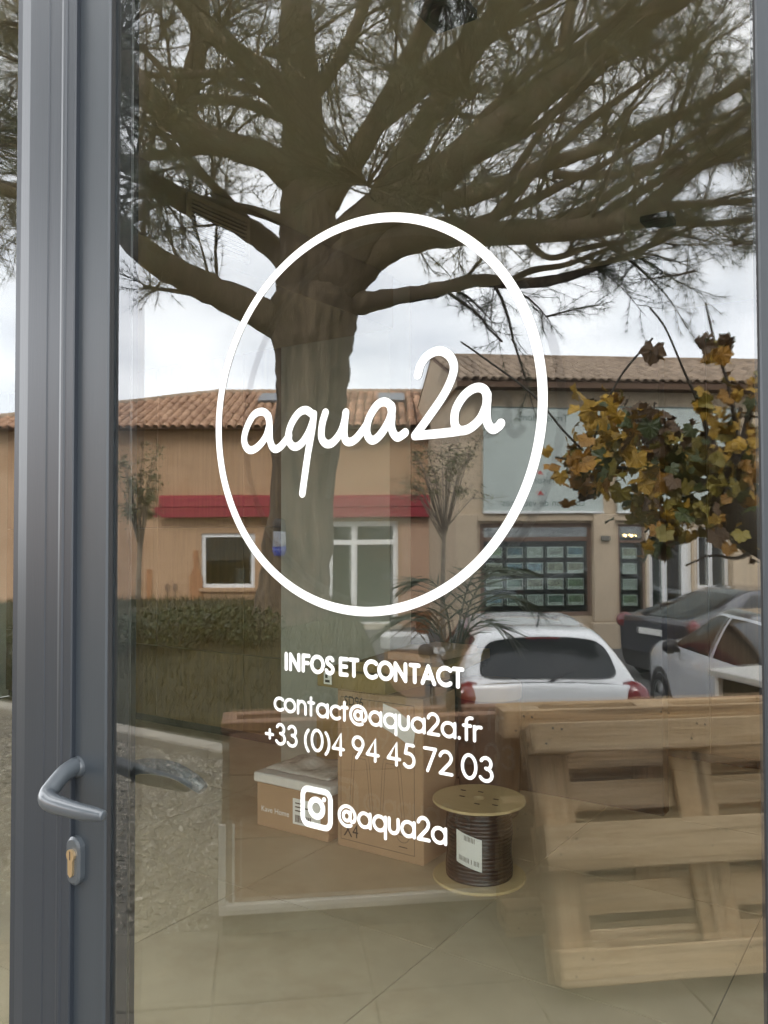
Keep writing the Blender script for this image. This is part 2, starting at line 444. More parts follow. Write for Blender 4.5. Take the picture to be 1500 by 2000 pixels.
# dropped bulkhead on the left with its ventilation grille
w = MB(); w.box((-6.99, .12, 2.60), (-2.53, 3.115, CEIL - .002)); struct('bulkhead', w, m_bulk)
ga = on_side(362, 392, -2.53); gb = on_side(484, 520, -2.53)
y0, y1 = ga.y, gb.y; z1 = 2.845; z0 = 2.645
gr = thing('ventilation_grille', 'slatted ventilation grille in the dark ceiling bulkhead', 'grille', Matrix.Translation((-2.53, y0, z0)))
fr = MB()
for (a, b, c, d) in ((y0, y1, z0, z0 + .022), (y0, y1, z1 - .022, z1), (y0, y0 + .022, z0 + .022, z1 - .022), (y1 - .022, y1, z0 + .022, z1 - .022)):
    fr.box((-2.529, a, c), (-2.514, b, d), bev=.002)
part('frame', fr, m_ceiling, gr)
bk = MB(); bk.box((-2.5295, y0 + .01, z0 + .01), (-2.5275, y1 - .01, z1 - .01)); part('backing', bk, m_black, gr)
for k in range(9):
    zz = z0 + .03 + k * (z1 - z0 - .05) / 9
    s = MB(); s.box((-2.526, y0 + .02, zz), (-2.516, y1 - .02, zz + .008)); part('slat', s, m_ceiling, gr)
# black square ceiling spots in a row
for k, (px, py, lab) in enumerate(((870, 10, 'black square ceiling spot nearest the glass door'), (1285, 425, 'black square ceiling spot deeper in the shop'))):
    p = on_level(px, py, CEIL)
    tsp = thing('ceiling_spot', lab, 'ceiling lamp', Matrix.Translation(p), 'black ceiling spots')
    b = MB(); b.box((p.x - .065, p.y - .065, CEIL - .03), (p.x + .065, p.y + .065, CEIL - .001), bev=.004); part('housing', b, m_black, tsp)
    b = MB(Matrix.Translation((p.x, p.y, CEIL - .0315))); b.lathe([(.045, 0), (.045, .004), (.038, .004), (.0, .006)], 24); part('lens', b, m_gap, tsp)

# ------------------------------------------------------------------ shop front: frame, side glazing, wall above
def XW(px, Y): return on_wall(px, 1000, Y).x


DOOR_H = 2.42
HEAD = 2.50
xm0, xgap0, xgap1 = XW(27, -.006), XW(141, -.0185), XW(147, -.010)
xs_l = XW(209, -.010); xg_in = xs_l + .0005                       # inner edge of the closing stile
xs_r = XW(1487, -.016)               # inner edge of the hinge stile
fr_t = thing('shopfront_frame', 'fixed grey aluminium frame around the glass shop door', 'door frame', Matrix.Translation((xm0, 0, 0)))
prof = [(xm0, .05), (xm0, -.006), (XW(49, -.006), -.006), (XW(49, -.006) + .0005, -.0175), (XW(52, -.0205), -.0205), (XW(88, -.0205), -.0205), (XW(91, -.0193), -.0193),
        (XW(114, -.0193), -.0193), (XW(117, -.0205), -.0205), (XW(121, -.0205), -.0205), (XW(125, -.0188), -.0188), (xgap0 - .001, -.0185), (xgap0, -.0165), (xgap0, .05)]
b = MB(); b.prism(prof, 'z', 0.0, HEAD + .06); part('mullion', b, m_alu_f, fr_t)
b = MB(); b.box((xgap0 - .002, .0, 0.0), (xgap1 + .004, .03, HEAD)); part('gap_seal', b, m_gap, fr_t)
xh0 = xs_r + .085
b = MB(); b.box((xh0 + .006, -.020, 0), (xh0 + .10, .05, HEAD + .06), bev=.003); part('mullion', b, m_alu_f, fr_t)
b = MB(); b.box((xgap0 + .001, -.020, DOOR_H + .008), (xh0 + .005, .05, HEAD + .06), bev=.003); part('head', b, m_alu, fr_t)
# fixed panes either side, their unseen extent chosen to let daylight in
def pane_faces(mb, x0, x1, z0, z1, y0, y1):
    v = [(x0, y0, z0), (x1, y0, z0), (x1, y0, z1), (x0, y0, z1), (x0, y1, z0), (x1, y1, z0), (x1, y1, z1), (x0, y1, z1)]
    mb.add(v, [(0, 1, 2, 3)], 0); mb.add(v, [(5, 4, 7, 6), (0, 4, 5, 1), (3, 2, 6, 7), (0, 3, 7, 4), (1, 5, 6, 2)], 1)


def side_window(x0, x1, label):
    t = thing('side_window', label, 'shop window', Matrix.Translation(((x0 + x1) / 2, 0, 0)))
    for (a, bb, c, d) in ((x0, x1, 0.0, .08), (x0, x1, HEAD, HEAD + .06), (x0 - .06, x0, 0, HEAD + .06)):
        q = MB(); q.box((a, -.012, c), (bb, .05, d), bev=.002); part('frame', q, m_alu, t)
    q = MB(); pane_faces(q, x0, x1, .08, HEAD, 0.0, .004); part('outer_pane', q, [m_g_out, m_g_clear], t)
    q = MB(); pane_faces(q, x0, x1, .08, HEAD, .024, .028); part('inner_pane', q, [m_g_in, m_g_clear], t)


side_window(-4.3, xm0 - .0005, 'fixed window pane beside the lock side of the door, edge only in view')
side_window(xh0 + .162, 2.8, 'unseen window pane beyond the hinge side, added to let daylight in')
q = MB()
q.box((-7.1, 0.0, HEAD + .0605), (4.3, .25, 3.6)); q.box((-7.1, 0.0, 0), (-4.362, .25, HEAD + .0605)); q.box((2.802, 0.0, 0), (4.3, .25, HEAD + .0605))
struct('wall_front', q, m_facade)
q = MB(); q.box((-7.3, -.25, 3.6), (4.5, 7.3, 3.75)); struct('roof', q, m_facade)

# ------------------------------------------------------------------ the door
door = thing('glass_door', 'grey aluminium framed glass door with white round logo and contact lettering', 'door', Matrix.Translation((xgap1, 0, 0)))
b = MB(); b.box((xgap1, -.010, .012), (xs_l, .042, DOOR_H), bev=.0022); part('stile', b, m_alu, door)
b = MB(); b.box((xs_l - .004, .0045, .012), (xg_in, .0415, DOOR_H)); part('glazing_rebate', b, m_spacer, door)
b = MB(); b.box((xs_r, -.016, .012), (xh0, .042, DOOR_H), bev=.0022); part('stile', b, m_alu, door)
xa, xb_ = xs_l - .001, xs_r + .001
b = MB(); b.box((xa, -.0155, .0125), (xb_, .0415, .115), bev=.002); part('rail', b, m_alu, door)
b = MB(); b.box((xa, -.0155, DOOR_H - .095), (xb_, .0415, DOOR_H - .001), bev=.002); part('rail', b, m_alu, door)
b = MB(); b.prism([(xs_l - .001, -.0076), (xs_l + .0008, -.0070), (xs_l + .0014, -.0008), (xs_l - .001, -.0008)], 'z', .115, DOOR_H - .095); part('gasket', b, m_gap, door)
b = MB(); b.prism([(xs_r + .001, -.0130), (xs_r - .002, -.0120), (xs_r - .003, -.0008), (xs_r + .001, -.0008)], 'z', .115, DOOR_H - .095); part('gasket', b, m_gap, door)
b = MB(); b.box((xg_in - .0005, .0042, .11), (xg_in + .007, .0238, DOOR_H - .09)); b.box((xs_r - .007, .0042, .11), (xs_r + .0005, .0238, DOOR_H - .09)); part('spacer_bar', b, m_spacer, door)
b = MB()
for dx in (.0072, .0100):
    b.box((xg_in + dx, .0238 - .0012, .11), (xg_in + dx + .0006, .0238 - .0006, DOOR_H - .09))
part('spacer_edge', b, m_steel, door)
q = MB(); pane_faces(q, xs_l + .0008, xs_r - .0008, .112, DOOR_H - .092, 0.0, .004); part('outer_pane', q, [m_g_out, m_g_clear], door)
tilt = Matrix.Translation((-.5, .025, 1.2)) @ Matrix.Rotation(rad(.11), 4, 'Z') @ Matrix.Rotation(rad(.03), 4, 'X') @ Matrix.Translation((.5, -.025, -1.2))
q = MB(tilt); pane_faces(q, xg_in - .005, xs_r + .004, .112, DOOR_H - .092, .0245, .0285); part('inner_pane', q, [m_g_in, m_g_clear], door)

# handle and lock
hx, hz = -1.030, 1.118
ix, iz = -1.017, 1.098                # the inside lever
h = MB(Matrix.Translation((hx, -.010, hz)) @ Matrix.Rotation(PI / 2, 4, 'X'))
h.lathe([(.0, .0105), (.009, .0105), (.0125, .009), (.0145, .004), (.0152, -.001)], 28); rose = part('handle_rose', h, m_handle, door, smooth=True)
path = crom([(hx, -.014, hz + .002), (hx + .004, -.036, hz - .003), (hx + .010, -.056, hz - .013), (-1.013, -.071, hz - .022), (-.997, -.076, hz - .027),
             (-.967, -.077, hz - .028), (-.932, -.076, hz - .028), (-.899, -.073, hz - .027), (-.891, -.072, hz - .027)], 7)
rr = np.interp(np.linspace(0, 1, len(path)), [0, .18, .36, .45, .6, .8, .97, 1.0], [.0130, .0118, .0120, .0130, .0122, .0098, .0060, .0028])
h = MB(); h.tube([Vector(p) for p in path], list(rr), 18); part('lever', h, m_handle, door, smooth=True)
path = crom([(ix, .040, iz), (ix, .070, iz), (ix + .006, .090, iz), (ix + .025, .099, iz), (ix + .060, .101, iz), (ix + .095, .100, iz - .006), (ix + .122, .098, iz - .014), (ix + .128, .098, iz - .017)], 7)
rr = np.interp(np.linspace(0, 1, len(path)), [0, .3, .5, .8, .97, 1.0], [.0105, .0115, .0124, .0110, .0072, .003])
h = MB(); h.tube([Vector(p) for p in path], list(rr), 18); part('lever', h, m_handle, door, smooth=True)
h = MB(Matrix.Translation((ix, .042, iz)) @ Matrix.Rotation(-PI / 2, 4, 'X')); h.lathe([(.0, .01), (.012, .01), (.015, .004), (.0155, -.002)], 24); part('handle_rose', h, m_handle, door, smooth=True)


def capsule(w, hgt, n=12):
    r = w / 2; pts = []
    for k in range(n + 1): a = PI * k / n; pts.append((r * math.cos(a), hgt / 2 - r + r * math.sin(a)))
    for k in range(n + 1): a = PI + PI * k / n; pts.append((r * math.cos(a), -hgt / 2 + r + r * math.sin(a)))
    return pts


lx, lz = -1.0295, .987
TL = Matrix.Translation((lx, -.010, lz))
def shield(w, hgt, y0, y1, bev):
    b = MB(TL); o = capsule(w, hgt); i = capsule(w - 2 * bev, hgt - 2 * bev); n = len(o)
    v = [(p[0], y0, p[1]) for p in o] + [(p[0], y1 + bev * .6, p[1]) for p in o] + [(p[0], y1, p[1]) for p in i]
    f = [(k, (k + 1) % n, n + (k + 1) % n, n + k) for k in range(n)] + [(n + k, n + (k + 1) % n, 2 * n + (k + 1) % n, 2 * n + k) for k in range(n)] + [tuple(2 * n + k for k in range(n))]
    return b.add(v, f)
esc = part('lock_escutcheon', shield(.032, .068, .002, -.010, .004), m_handle, door)
key = [(.0085 * math.cos(a), .009 + .0085 * math.sin(a)) for a in np.linspace(-.9, PI + .9, 16)] + [(-.0048, -.018), (0, -.022), (.0048, -.018)]
b = MB(TL); b.prism(key, 'y', -.0135, -.009); part('key_cylinder', b, m_brass, esc)
b = MB(TL); b.box((-.0009, -.0138, .003), (.0009, -.0136, .015)); part('keyhole', b, m_black, esc)

# ------------------------------------------------------------------ vinyl: strokes laid on the outer face of the glass
_lay = [0]


def ribbon(pts, wid, closed=False, base=-.0006):
    """flat ribbon of even width with round ends along (x, z) points"""
    P = np.array([(p[0], p[1]) for p in pts], float)
    keep = [0] + [i for i in range(1, len(P)) if np.hypot(*(P[i] - P[i - 1])) > 1e-5]; P = P[keep]
    _lay[0] = (_lay[0] + 1) % 24
    y0 = base - _lay[0] * 3e-5
    n = len(P); v = []; f = []
    T_ = np.gradient(P, axis=0)
    if closed: T_[0] = T_[-1] = P[1] - P[-2]
    T_ /= np.linalg.norm(T_, axis=1)[:, None] + 1e-12
    N_ = np.stack([-T_[:, 1], T_[:, 0]], 1)
    for i in range(n):
        # mitre at sharp corners
        k = 1.0
        if 0 < i < n - 1:
            d1 = P[i] - P[i - 1]; d1 = d1 / np.linalg.norm(d1); k = min(1.25, 1 / max(.55, abs(N_[i] @ np.array([-d1[1], d1[0]]))))
        yy = y0 - 2e-5 * i / n
        a = P[i] + N_[i] * wid / 2 * k; c = P[i] - N_[i] * wid / 2 * k
        v += [(a[0], yy, a[1]), (c[0], yy, c[1])]
    for i in range(n - 1): f.append((2 * i, 2 * i + 1, 2 * i + 3, 2 * i + 2))
    if not closed:
        for (i, s) in ((0, -1), (n - 1, 1)):
            base_a = math.atan2(N_[i][1], N_[i][0]); c0 = len(v); yy = y0 - (1.5e-5 + 2e-5 * i / n)
            for k in range(11):
                an = base_a - s * PI * k / 10
                v.append((P[i][0] + wid / 2 * math.cos(an), yy, P[i][1] + wid / 2 * math.sin(an)))
            f.append(tuple(range(c0, c0 + 11)))
    return v, f


def plane_pts(pxs): return [(on_wall(x, y, 0).x, on_wall(x, y, 0).z) for x, y in pxs]


logo = group_part('logo', door)
cxr, czr, Rr = -.7128 * CAM_D, CAM_H + .1760 * CAM_D, .2902 * CAM_D
v, f = ribbon([(cxr + Rr * math.cos(a), czr + Rr * math.sin(a)) for a in np.linspace(0, 2 * PI, 161)], .0103, closed=True)
b = MB(); b.add(v, f); part('logo_ring', b, m_vinyl, logo)
z3 = lambda L: [(400 + x / 4.1667, 760 + y / 4.1667) for x, y in L]
z2 = lambda L: [(740 + x / 4.1667, 400 + y / 4.1667) for x, y in L]
letters = [
    [z3([(528, 260), (505, 203), (460, 184), (400, 212), (348, 305), (323, 400), (338, 470), (380, 497), (440, 465), (500, 385), (528, 285), (522, 225)]),
     z3([(518, 215), (530, 300), (532, 400), (548, 462), (578, 488), (625, 462), (690, 380)])],
    [z3([(888, 215), (830, 172), (770, 192), (712, 275), (683, 370), (697, 440), (738, 470), (792, 440), (845, 360), (880, 270), (890, 212)]),
     z3([(890, 205), (878, 320), (848, 490), (820, 680), (797, 850)])],
    [z3([(985, 192), (960, 280), (951, 370), (965, 422), (1003, 448), (1052, 428), (1110, 350), (1140, 262), (1151, 192)]),
     z3([(1151, 192), (1137, 330), (1146, 408), (1180, 431), (1232, 405), (1290, 335), (1325, 285)])],
    [[(766, 806), (762, 791), (750, 785), (736, 793), (722, 816), (717, 838), (720, 853), (729, 860), (742, 851), (757, 829), (766, 806), (766, 795)],
     [(765, 793), (766, 815), (765, 832), (769, 846), (777, 854), (786, 850), (792, 845)]],
    [z2([(320, 1385), (345, 1300), (400, 1228), (490, 1190), (570, 1222), (612, 1300), (600, 1400), (530, 1550), (400, 1740), (297, 1880)]),
     z2([(297, 1880), (450, 1866), (600, 1850), (670, 1838)])],
    [z2([(880, 1630), (830, 1740), (745, 1818), (670, 1838), (628, 1805), (618, 1740), (632, 1660), (685, 1568), (755, 1506), (820, 1488), (868, 1515), (884, 1580), (880, 1630)]),
     z2([(885, 1545), (879, 1690), (890, 1780), (930, 1826), (972, 1808), (996, 1780)])],
]
for L in letters:
    b = MB()
    for s in L:
        v, f = ribbon([tuple(p) for p in crom(plane_pts(s), 8)], .0097); b.add(v, f)
    part('letter', b, m_vinyl, logo)


def arc(cx, cy, rx, ry, a0, a1, n=18): return [(cx + rx * math.cos(rad(a)), cy + ry * math.sin(rad(a))) for a in np.linspace(a0, a1, n)]


def glyphs():
    G = {}
    G['I'] = (.0, [[(0, 0), (0, 1)]]); G['N'] = (.66, [[(0, 0), (0, 1)], [(0, 1), (.66, 0)], [(.66, 0), (.66, 1)]])
    G['F'] = (.42, [[(0, 0), (0, 1)], [(0, 1), (.44, 1)], [(0, .52), (.38, .52)]])
    G['E'] = (.44, [[(0, 0), (0, 1)], [(0, 1), (.44, 1)], [(0, .52), (.4, .52)], [(0, 0), (.44, 0)]])
    G['T'] = (.52, [[(0, 1), (.52, 1)], [(.26, 1), (.26, 0)]])
    G['O'] = (.86, [arc(.43, .5, .43, .5, 90, 450, 32)])
    G['C'] = (.72, [arc(.46, .5, .46, .5, 50, 310, 26)])
    G['A'] = (.74, [[(0, 0), (.37, 1)], [(.37, 1), (.74, 0)], [(.13, .33), (.61, .33)]])
    G['S'] = (.5, [[tuple(p) for p in crom([(.47, .86), (.36, .98), (.2, .98), (.06, .86), (.07, .68), (.22, .55), (.36, .46), (.48, .32), (.45, .12), (.28, .0), (.1, .04), (.0, .17)], 5)]])
    x = .66
    G['c'] = (.48, [arc(.33, x / 2, .33, x / 2, 48, 312, 22)])
    G['o'] = (.66, [arc(.33, x / 2, .33, x / 2, 90, 450, 28)])
    G['a'] = (.64, [arc(.32, x / 2, .32, x / 2, 90, 450, 28), [(.64, x), (.64, 0)]])
    G['q'] = (.64, [arc(.32, x / 2, .32, x / 2, 90, 450, 28), [(.64, x), (.64, -.32)]])
    G['n'] = (.48, [[(0, 0), (0, x)], [(0, x * .55)] + arc(.24, x - .26, .24, .26, 175, 0, 14) + [(.48, 0)]])
    G['u'] = (.48, [[(0, x), (0, .26)] + arc(.24, .26, .24, .26, 180, 360, 14) + [(.48, x)]])
    G['t'] = (.32, [[(.15, .92), (.15, 0)], [(0, x), (.32, x)]])
    G['f'] = (.34, [arc(.36, .84, .22, .2, 75, 180, 9) + [(.14, 0)], [(0, x), (.34, x)]])
    G['r'] = (.3, [[(0, 0), (0, x)], [(0, x * .5)] + arc(.25, x - .24, .25, .24, 175, 75, 10)])
    G['.'] = (.04, [[(.02, .01), (.02, .02)]])
    G['2'] = (.54, [arc(.27, .71, .26, .27, 168, -20, 16) + [(.46, .5), (.02, 0)], [(.02, 0), (.56, 0)]])
    G['3'] = (.5, [arc(.24, .75, .22, .24, 155, -80, 16), arc(.23, .27, .27, .27, 88, -150, 18)])
    G['0'] = (.6, [arc(.3, .5, .3, .5, 90, 450, 30)])
    G['4'] = (.58, [[(.42, 0), (.42, 1), (0, .27)], [(0, .27), (.58, .27)]])
    G['5'] = (.52, [[(.48, 1), (.16, 1), (.08, .56)] + arc(.24, .31, .27, .31, 112, -140, 20)])
    G['7'] = (.52, [[(0, 1), (.52, 1)], [(.52, 1), (.14, 0)]])
    G['9'] = (.56, [arc(.28, .7, .27, .29, 90, 450, 26), [(.53, .62), (.44, .38), (.2, 0)]])
    G['+'] = (.42, [[(0, .42), (.42, .42)], [(.21, .21), (.21, .63)]])
    G['('] = (.2, [arc(.5, .42, .48, .66, 128, 232, 14)]); G[')'] = (.2, [arc(-.3, .42, .48, .66, -52, 52, 14)])
    G['@'] = (.92, [arc(.44, .36, .2, .22, 90, 450, 22), [(.64, .58), (.63, .24)] + arc(.76, .26, .13, .14, 190, 350, 8) + arc(.46, .36, .46, .48, -5, 300, 30)])
    return G


GL = glyphs()


def text_line(name, txt, pl, pr, cap_px, weight, gap):
    """pl, pr: where the baseline starts and ends; cap_px: a spot at cap height above pl"""
    A = on_wall(*pl, 0); B_ = on_wall(*pr, 0); Cc = on_wall(*cap_px, 0)
    hgt = Cc.z - A.z
    adv = []; x = 0
    for ch in txt:
        if ch == ' ': x += .30; adv.append(None); continue
        adv.append(x); x += GL[ch][0] + gap + (.10 if ch in 'INI' else 0)
    tot = x - gap; sx = (B_.x - A.x) / tot
    gp = group_part(name, door)
    for ch, a in zip(txt, adv):
        if a is None: continue
        b = MB()
        for s in GL[ch][1]:
            pts = [(A.x + (a + p[0]) * sx, A.z + (B_.z - A.z) * ((a + p[0]) / tot) + p[1] * hgt) for p in s]
            if len(pts) < 6:
                pp = []
                for p, q2 in zip(pts[:-1], pts[1:]):
                    pp += [tuple(np.array(p) * (1 - t) + np.array(q2) * t) for t in (0, .25, .5, .75)]
                pts = pp + [pts[-1]] if len(s) == 2 else pts
            v, f = ribbon(pts, weight * hgt); b.add(v, f)
        part('letter', b, m_vinyl, gp)


text_line('heading_lettering', 'INFOS ET CONTACT', (560, 1306), (904, 1341), (560, 1277), .265, .24)
text_line('email_lettering', 'contact@aqua2a.fr', (538, 1385), (940, 1448), (538, 1350), .165, .20)
text_line('phone_lettering', '+33 (0)4 94 45 72 03', (521, 1448), (962, 1527), (521, 1410), .15, .20)
text_line('account_lettering', '@aqua2a', (663, 1605), (871, 1648), (663, 1565), .17, .20)
gp = group_part('camera_symbol', door)
cc = on_wall(619, 1578, 0)
hw = .5 * (on_wall(646, 1590, 0).x - on_wall(592, 1570, 0).x); hh = .5 * (on_wall(619, 1542, 0).z - on_wall(619, 1612, 0).z)
r = .42
rr_ = []
for (sx, sz, a0) in ((1, 1, 0), (-1, 1, 90), (-1, -1, 180), (1, -1, 270)):
    rr_ += arc(cc.x + sx * hw * (1 - r), cc.z + sz * hh * (1 - r), hw * r, hh * r, a0, a0 + 90, 8)
v, f = ribbon(rr_ + [rr_[0]], .0066, closed=True); b = MB(); b.add(v, f); part('symbol_outline', b, m_vinyl, gp)
v, f = ribbon(arc(cc.x, cc.z, hw * .47, hh * .47, 0, 360, 30), .0066, closed=True); b = MB(); b.add(v, f); part('symbol_lens', b, m_vinyl, gp)
b = MB(); b.add([(cc.x + hw * .54 + .0028 * math.cos(a), -.0007, cc.z + hh * .56 + .0028 * math.sin(a)) for a in np.linspace(0, 2 * PI, 12, endpoint=False)], [tuple(range(12))]); part('symbol_dot', b, m_vinyl, gp)

# ------------------------------------------------------------------ goods stacked inside the shop
def text_obj(name, body, size, M, m, parent, align='LEFT', extr=0.0, squeeze=1.0):
    c = bpy.data.curves.new(name, 'FONT'); c.body = body; c.size = size; c.align_x = align; c.extrude = extr
    c.materials.append(m); o = bpy.data.objects.new(name, c); COL.objects.link(o)
    o.parent = parent; o.matrix_local = WORLD_M[parent].inverted() @ M @ Matrix.Diagonal((squeeze, 1, 1, 1)); return o


FACE = lambda x, y, z: Matrix.Translation((x, y, z)) @ Matrix.Rotation(PI / 2, 4, 'X')     # text facing the door


def flat_lines(mb, polys, y, wid):
    for L in polys:
        v, f = ribbon(L, wid, base=y); mb.add(v, f)


def carton(name, label, x0, x1, y0, y1, z0, z1, m, flap=True, skew=0.0):
    T0 = Matrix.Translation(((x0 + x1) / 2, (y0 + y1) / 2, z0)) @ Matrix.Rotation(rad(skew), 4, 'Z')
    t = thing(name, label, 'box', T0)
    hx_, hy_ = (x1 - x0) / 2, (y1 - y0) / 2
    b = MB(T0); b.box((-hx_, -hy_, 0), (hx_, hy_, z1 - z0 - .003), bev=.004); part('carton_body', b, m, t)
    if flap:
        b = MB(T0); b.box((-hx_ + .001, -hy_ + .001, z1 - z0 - .0028), (hx_ - .001, -.0015, z1 - z0)); part('top_flap', b, m, t)
        b = MB(T0); b.box((-hx_ + .001, .0015, z1 - z0 - .0028), (hx_ - .001, hy_ - .001, z1 - z0)); part('top_flap', b, m, t)
    return t


# tall chair carton
BX0, BX1, BY0, BY1, BH = -2.362, -1.893, 2.368, 2.66, .725
tb = carton('tall_carton', 'tall brown carton with line drawing of chair legs, marked X4', BX0, BX1, BY0, BY1, 0, BH, m_card)
b = MB(); yb = BY0 - .0006
bx0, bx1, bz0, bz1 = BX0 + .022, BX1 - .045, .035, BH - .035
flat_lines(b, [[(bx0, bz0), (bx1, bz0)], [(bx1, bz0), (bx1, bz1)], [(bx1, bz1), (bx0, bz1)], [(bx0, bz1), (bx0, bz0)]], yb, .0022)
for ox in (.085, .255):
    sgn = 1
    flat_lines(b, [[(BX0 + ox - .012, .20), (BX0 + ox + .0, .40), (BX0 + ox + .006, .435), (BX0 + ox + .09, .435), (BX0 + ox + .098, .40), (BX0 + ox + .118, .18)],
                   [(BX0 + ox + .002, .20), (BX0 + ox + .014, .39), (BX0 + ox + .02, .418), (BX0 + ox + .078, .418), (BX0 + ox + .084, .39), (BX0 + ox + .104, .18)]], yb, .0016)
flat_lines(b, [arc(BX1 - .105, .115, .033, .033, 0, 360, 28)], yb, .002)
flat_lines(b, [[(BX1 - .125, .062), (BX1 - .085, .062)], [(BX1 - .125, .115), (BX1 - .085, .115)]], yb, .004)
part('printed_drawing', b, m_ink, tb)
text_obj('printed_mark', 'SD96', .062, FACE(BX0 + .042, BY0 - .0025, .655), m_ink, tb, squeeze=.8)
text_obj('printed_mark', 'X4', .088, FACE(BX0 + .038, BY0 - .0025, .052), m_ink, tb, squeeze=.8)
# sheet of paper stuck on it
pa = [on_wall(x, y, BY0 - .004) for x, y in ((748, 1374), (775, 1386), (812, 1420), (806, 1462), (778, 1440), (747, 1420))]
sh = thing('paper_sheet', 'white sheet of paper stuck to the tall chair carton', 'paper', Matrix.Translation(pa[5]))
b = MB(); n = len(pa); b.add([(p.x, p.y, p.z) for p in pa] + [(p.x, p.y + .0012, p.z) for p in pa], [tuple(range(n)), tuple(range(2 * n - 1, n - 1, -1))] + [(i, n + i, n + (i + 1) % n, (i + 1) % n) for i in range(n)]); part('sheet', b, m_paper, sh)
# flat cartons piled on the tall one
t1 = carton('flat_carton', 'flat olive carton with small white label on top of the tall carton', BX0 - .10, BX1 - .16, BY0 - .02, BY1 + .22, BH + .003, BH + .085, m_card3, skew=-4)
b = MB(); b.box((BX0 - .055, BY0 - .032, BH + .022), (BX0 - .01, BY0 - .029, BH + .075)); part('label', b, m_paper, t1)
b = MB(); b.box((BX0 - .046, BY0 - .0335, BH + .03), (BX0 - .02, BY0 - .0325, BH + .042)); part('label_print', b, m_ink, t1); b = MB(); b.box((BX0 - .046, BY0 - .0335, BH + .05), (BX0 - .032, BY0 - .0325, BH + .066)); part('label_print', b, m_ink, t1)
t1 = carton('flat_carton', 'long flat olive carton lying crosswise above the labelled one', BX0 + .05, BX1 + .02, BY0 + .03, BY1 + .40, BH + .088, BH + .135, m_card3, skew=9)
t1 = carton('shoe_carton', 'pale brown carton with a taped top beside the flat cartons', BX1 - .26, BX1 - .02, BY0 + .12, BY1 + .25, BH + .138, BH + .175, m_card, skew=-3)
# low carton with foam lid
LX0, LX1, LY0, LY1, LH = -2.862, -2.412, 2.362, 2.70, .215
lb = carton('low_carton', 'low brown carton with white maker name and barcode label on the floor', LX0, LX1, LY0, LY1, 0, LH, m_card, flap=False)
text_obj('maker_name', 'Kave Home', .038, FACE(LX0 + .03, LY0 - .001, .075), m_white_print, lb)
b = MB(); b.box((LX0 + .235, LY0 - .0012, .05), (LX0 + .405, LY0 - .0004, .172)); part('label', b, m_paper, lb)
b = MB()
x = LX0 + .25
while x < LX0 + .345:
    wv = random.choice((.002, .003, .005)); b.box((x, LY0 - .0018, .06), (x + wv, LY0 - .0013, .095)); x += wv + random.choice((.002, .004))
for k in range(3): b.box((LX0 + .25, LY0 - .0018, .112 + .018 * k), (LX0 + .31 + .03 * (k % 2), LY0 - .0013, .118 + .018 * k))
part('label_print', b, m_ink, lb)
fo = MB(); fo.box((LX0 - .012, LY0 - .012, LH + .001), (LX1 + .02, LY1 + .02, LH + .048), bev=.006)
ft = thing('foam_slab', 'white foam slab lying on the low carton', 'packing foam', Matrix.Translation((LX0, LY0, LH))); part('slab', fo, m_foam, ft)
# crumpled bubble wrap
nx_, ny_ = 22, 16; vv = []; ff = []
for j in range(ny_):
    for i in range(nx_):
        s_, t_ = i / (nx_ - 1), j / (ny_ - 1)
        edge = min(s_, 1 - s_, t_, 1 - t_) * 2
        hgt = .012 + .05 * edge ** .6 * (.55 + .45 * math.sin(7 * s_ + 3 * t_) * math.cos(9 * t_ - 4 * s_)) + random.uniform(0, .008)
        vv.append((LX0 + .03 + s_ * .40 + random.uniform(-.006, .006), LY0 + .03 + t_ * .30, LH + .049 + hgt))
for j in range(ny_ - 1):
    for i in range(nx_ - 1): ff.append((j * nx_ + i, j * nx_ + i + 1, (j + 1) * nx_ + i + 1, (j + 1) * nx_ + i))
b = MB(); b.add(vv, ff); wt_ = thing('bubble_wrap', 'crumpled clear bubble wrap heaped on the foam slab', 'packing material', Matrix.Translation((LX0, LY0, LH + .05)))
wo = part('crumpled_film', b, m_wrap, wt_, smooth=True); sm = wo.modifiers.new('thick', 'SOLIDIFY'); sm.thickness = .004
# taped box behind
t1 = carton('taped_carton', 'brown carton closed with a strip of tape behind the low carton', -2.88, -2.45, 2.86, 3.10, 0, .47, m_card3)
b = MB(); b.box((-2.70, 2.8575, .2), (-2.665, 2.8592, .468)); part('tape', b, mat('tape', (.55, .45, .25), rough=.3), t1)
text_obj('printed_mark', 'TI', .05, FACE(-2.50, 2.858, .33), m_ink, t1)
# dark goods behind the reel
drum = thing('fibre_drum', 'dark brown round drum standing behind the cable reel', 'drum', Matrix.Translation((-1.98, 3.18, 0)))
b = MB(Matrix.Translation((-1.98, 3.18, 0))); b.lathe([(0, .0), (.15, .0), (.155, .02), (.16, .3), (.165, .62), (.158, .66)], 36); part('drum_body', b, m_brown, drum, smooth=True)
b = MB(Matrix.Translation((-1.98, 3.18, 0))); b.lathe([(.170, .60), (.172, .66), (.165, .675), (.0, .685)], 36); part('drum_lid', b, m_card2, drum, smooth=True)
carton('dark_carton', 'dark brown carton between tall carton and fibre drum', -2.28, -2.12, 2.82, 3.04, 0, .56, m_brown, skew=4)

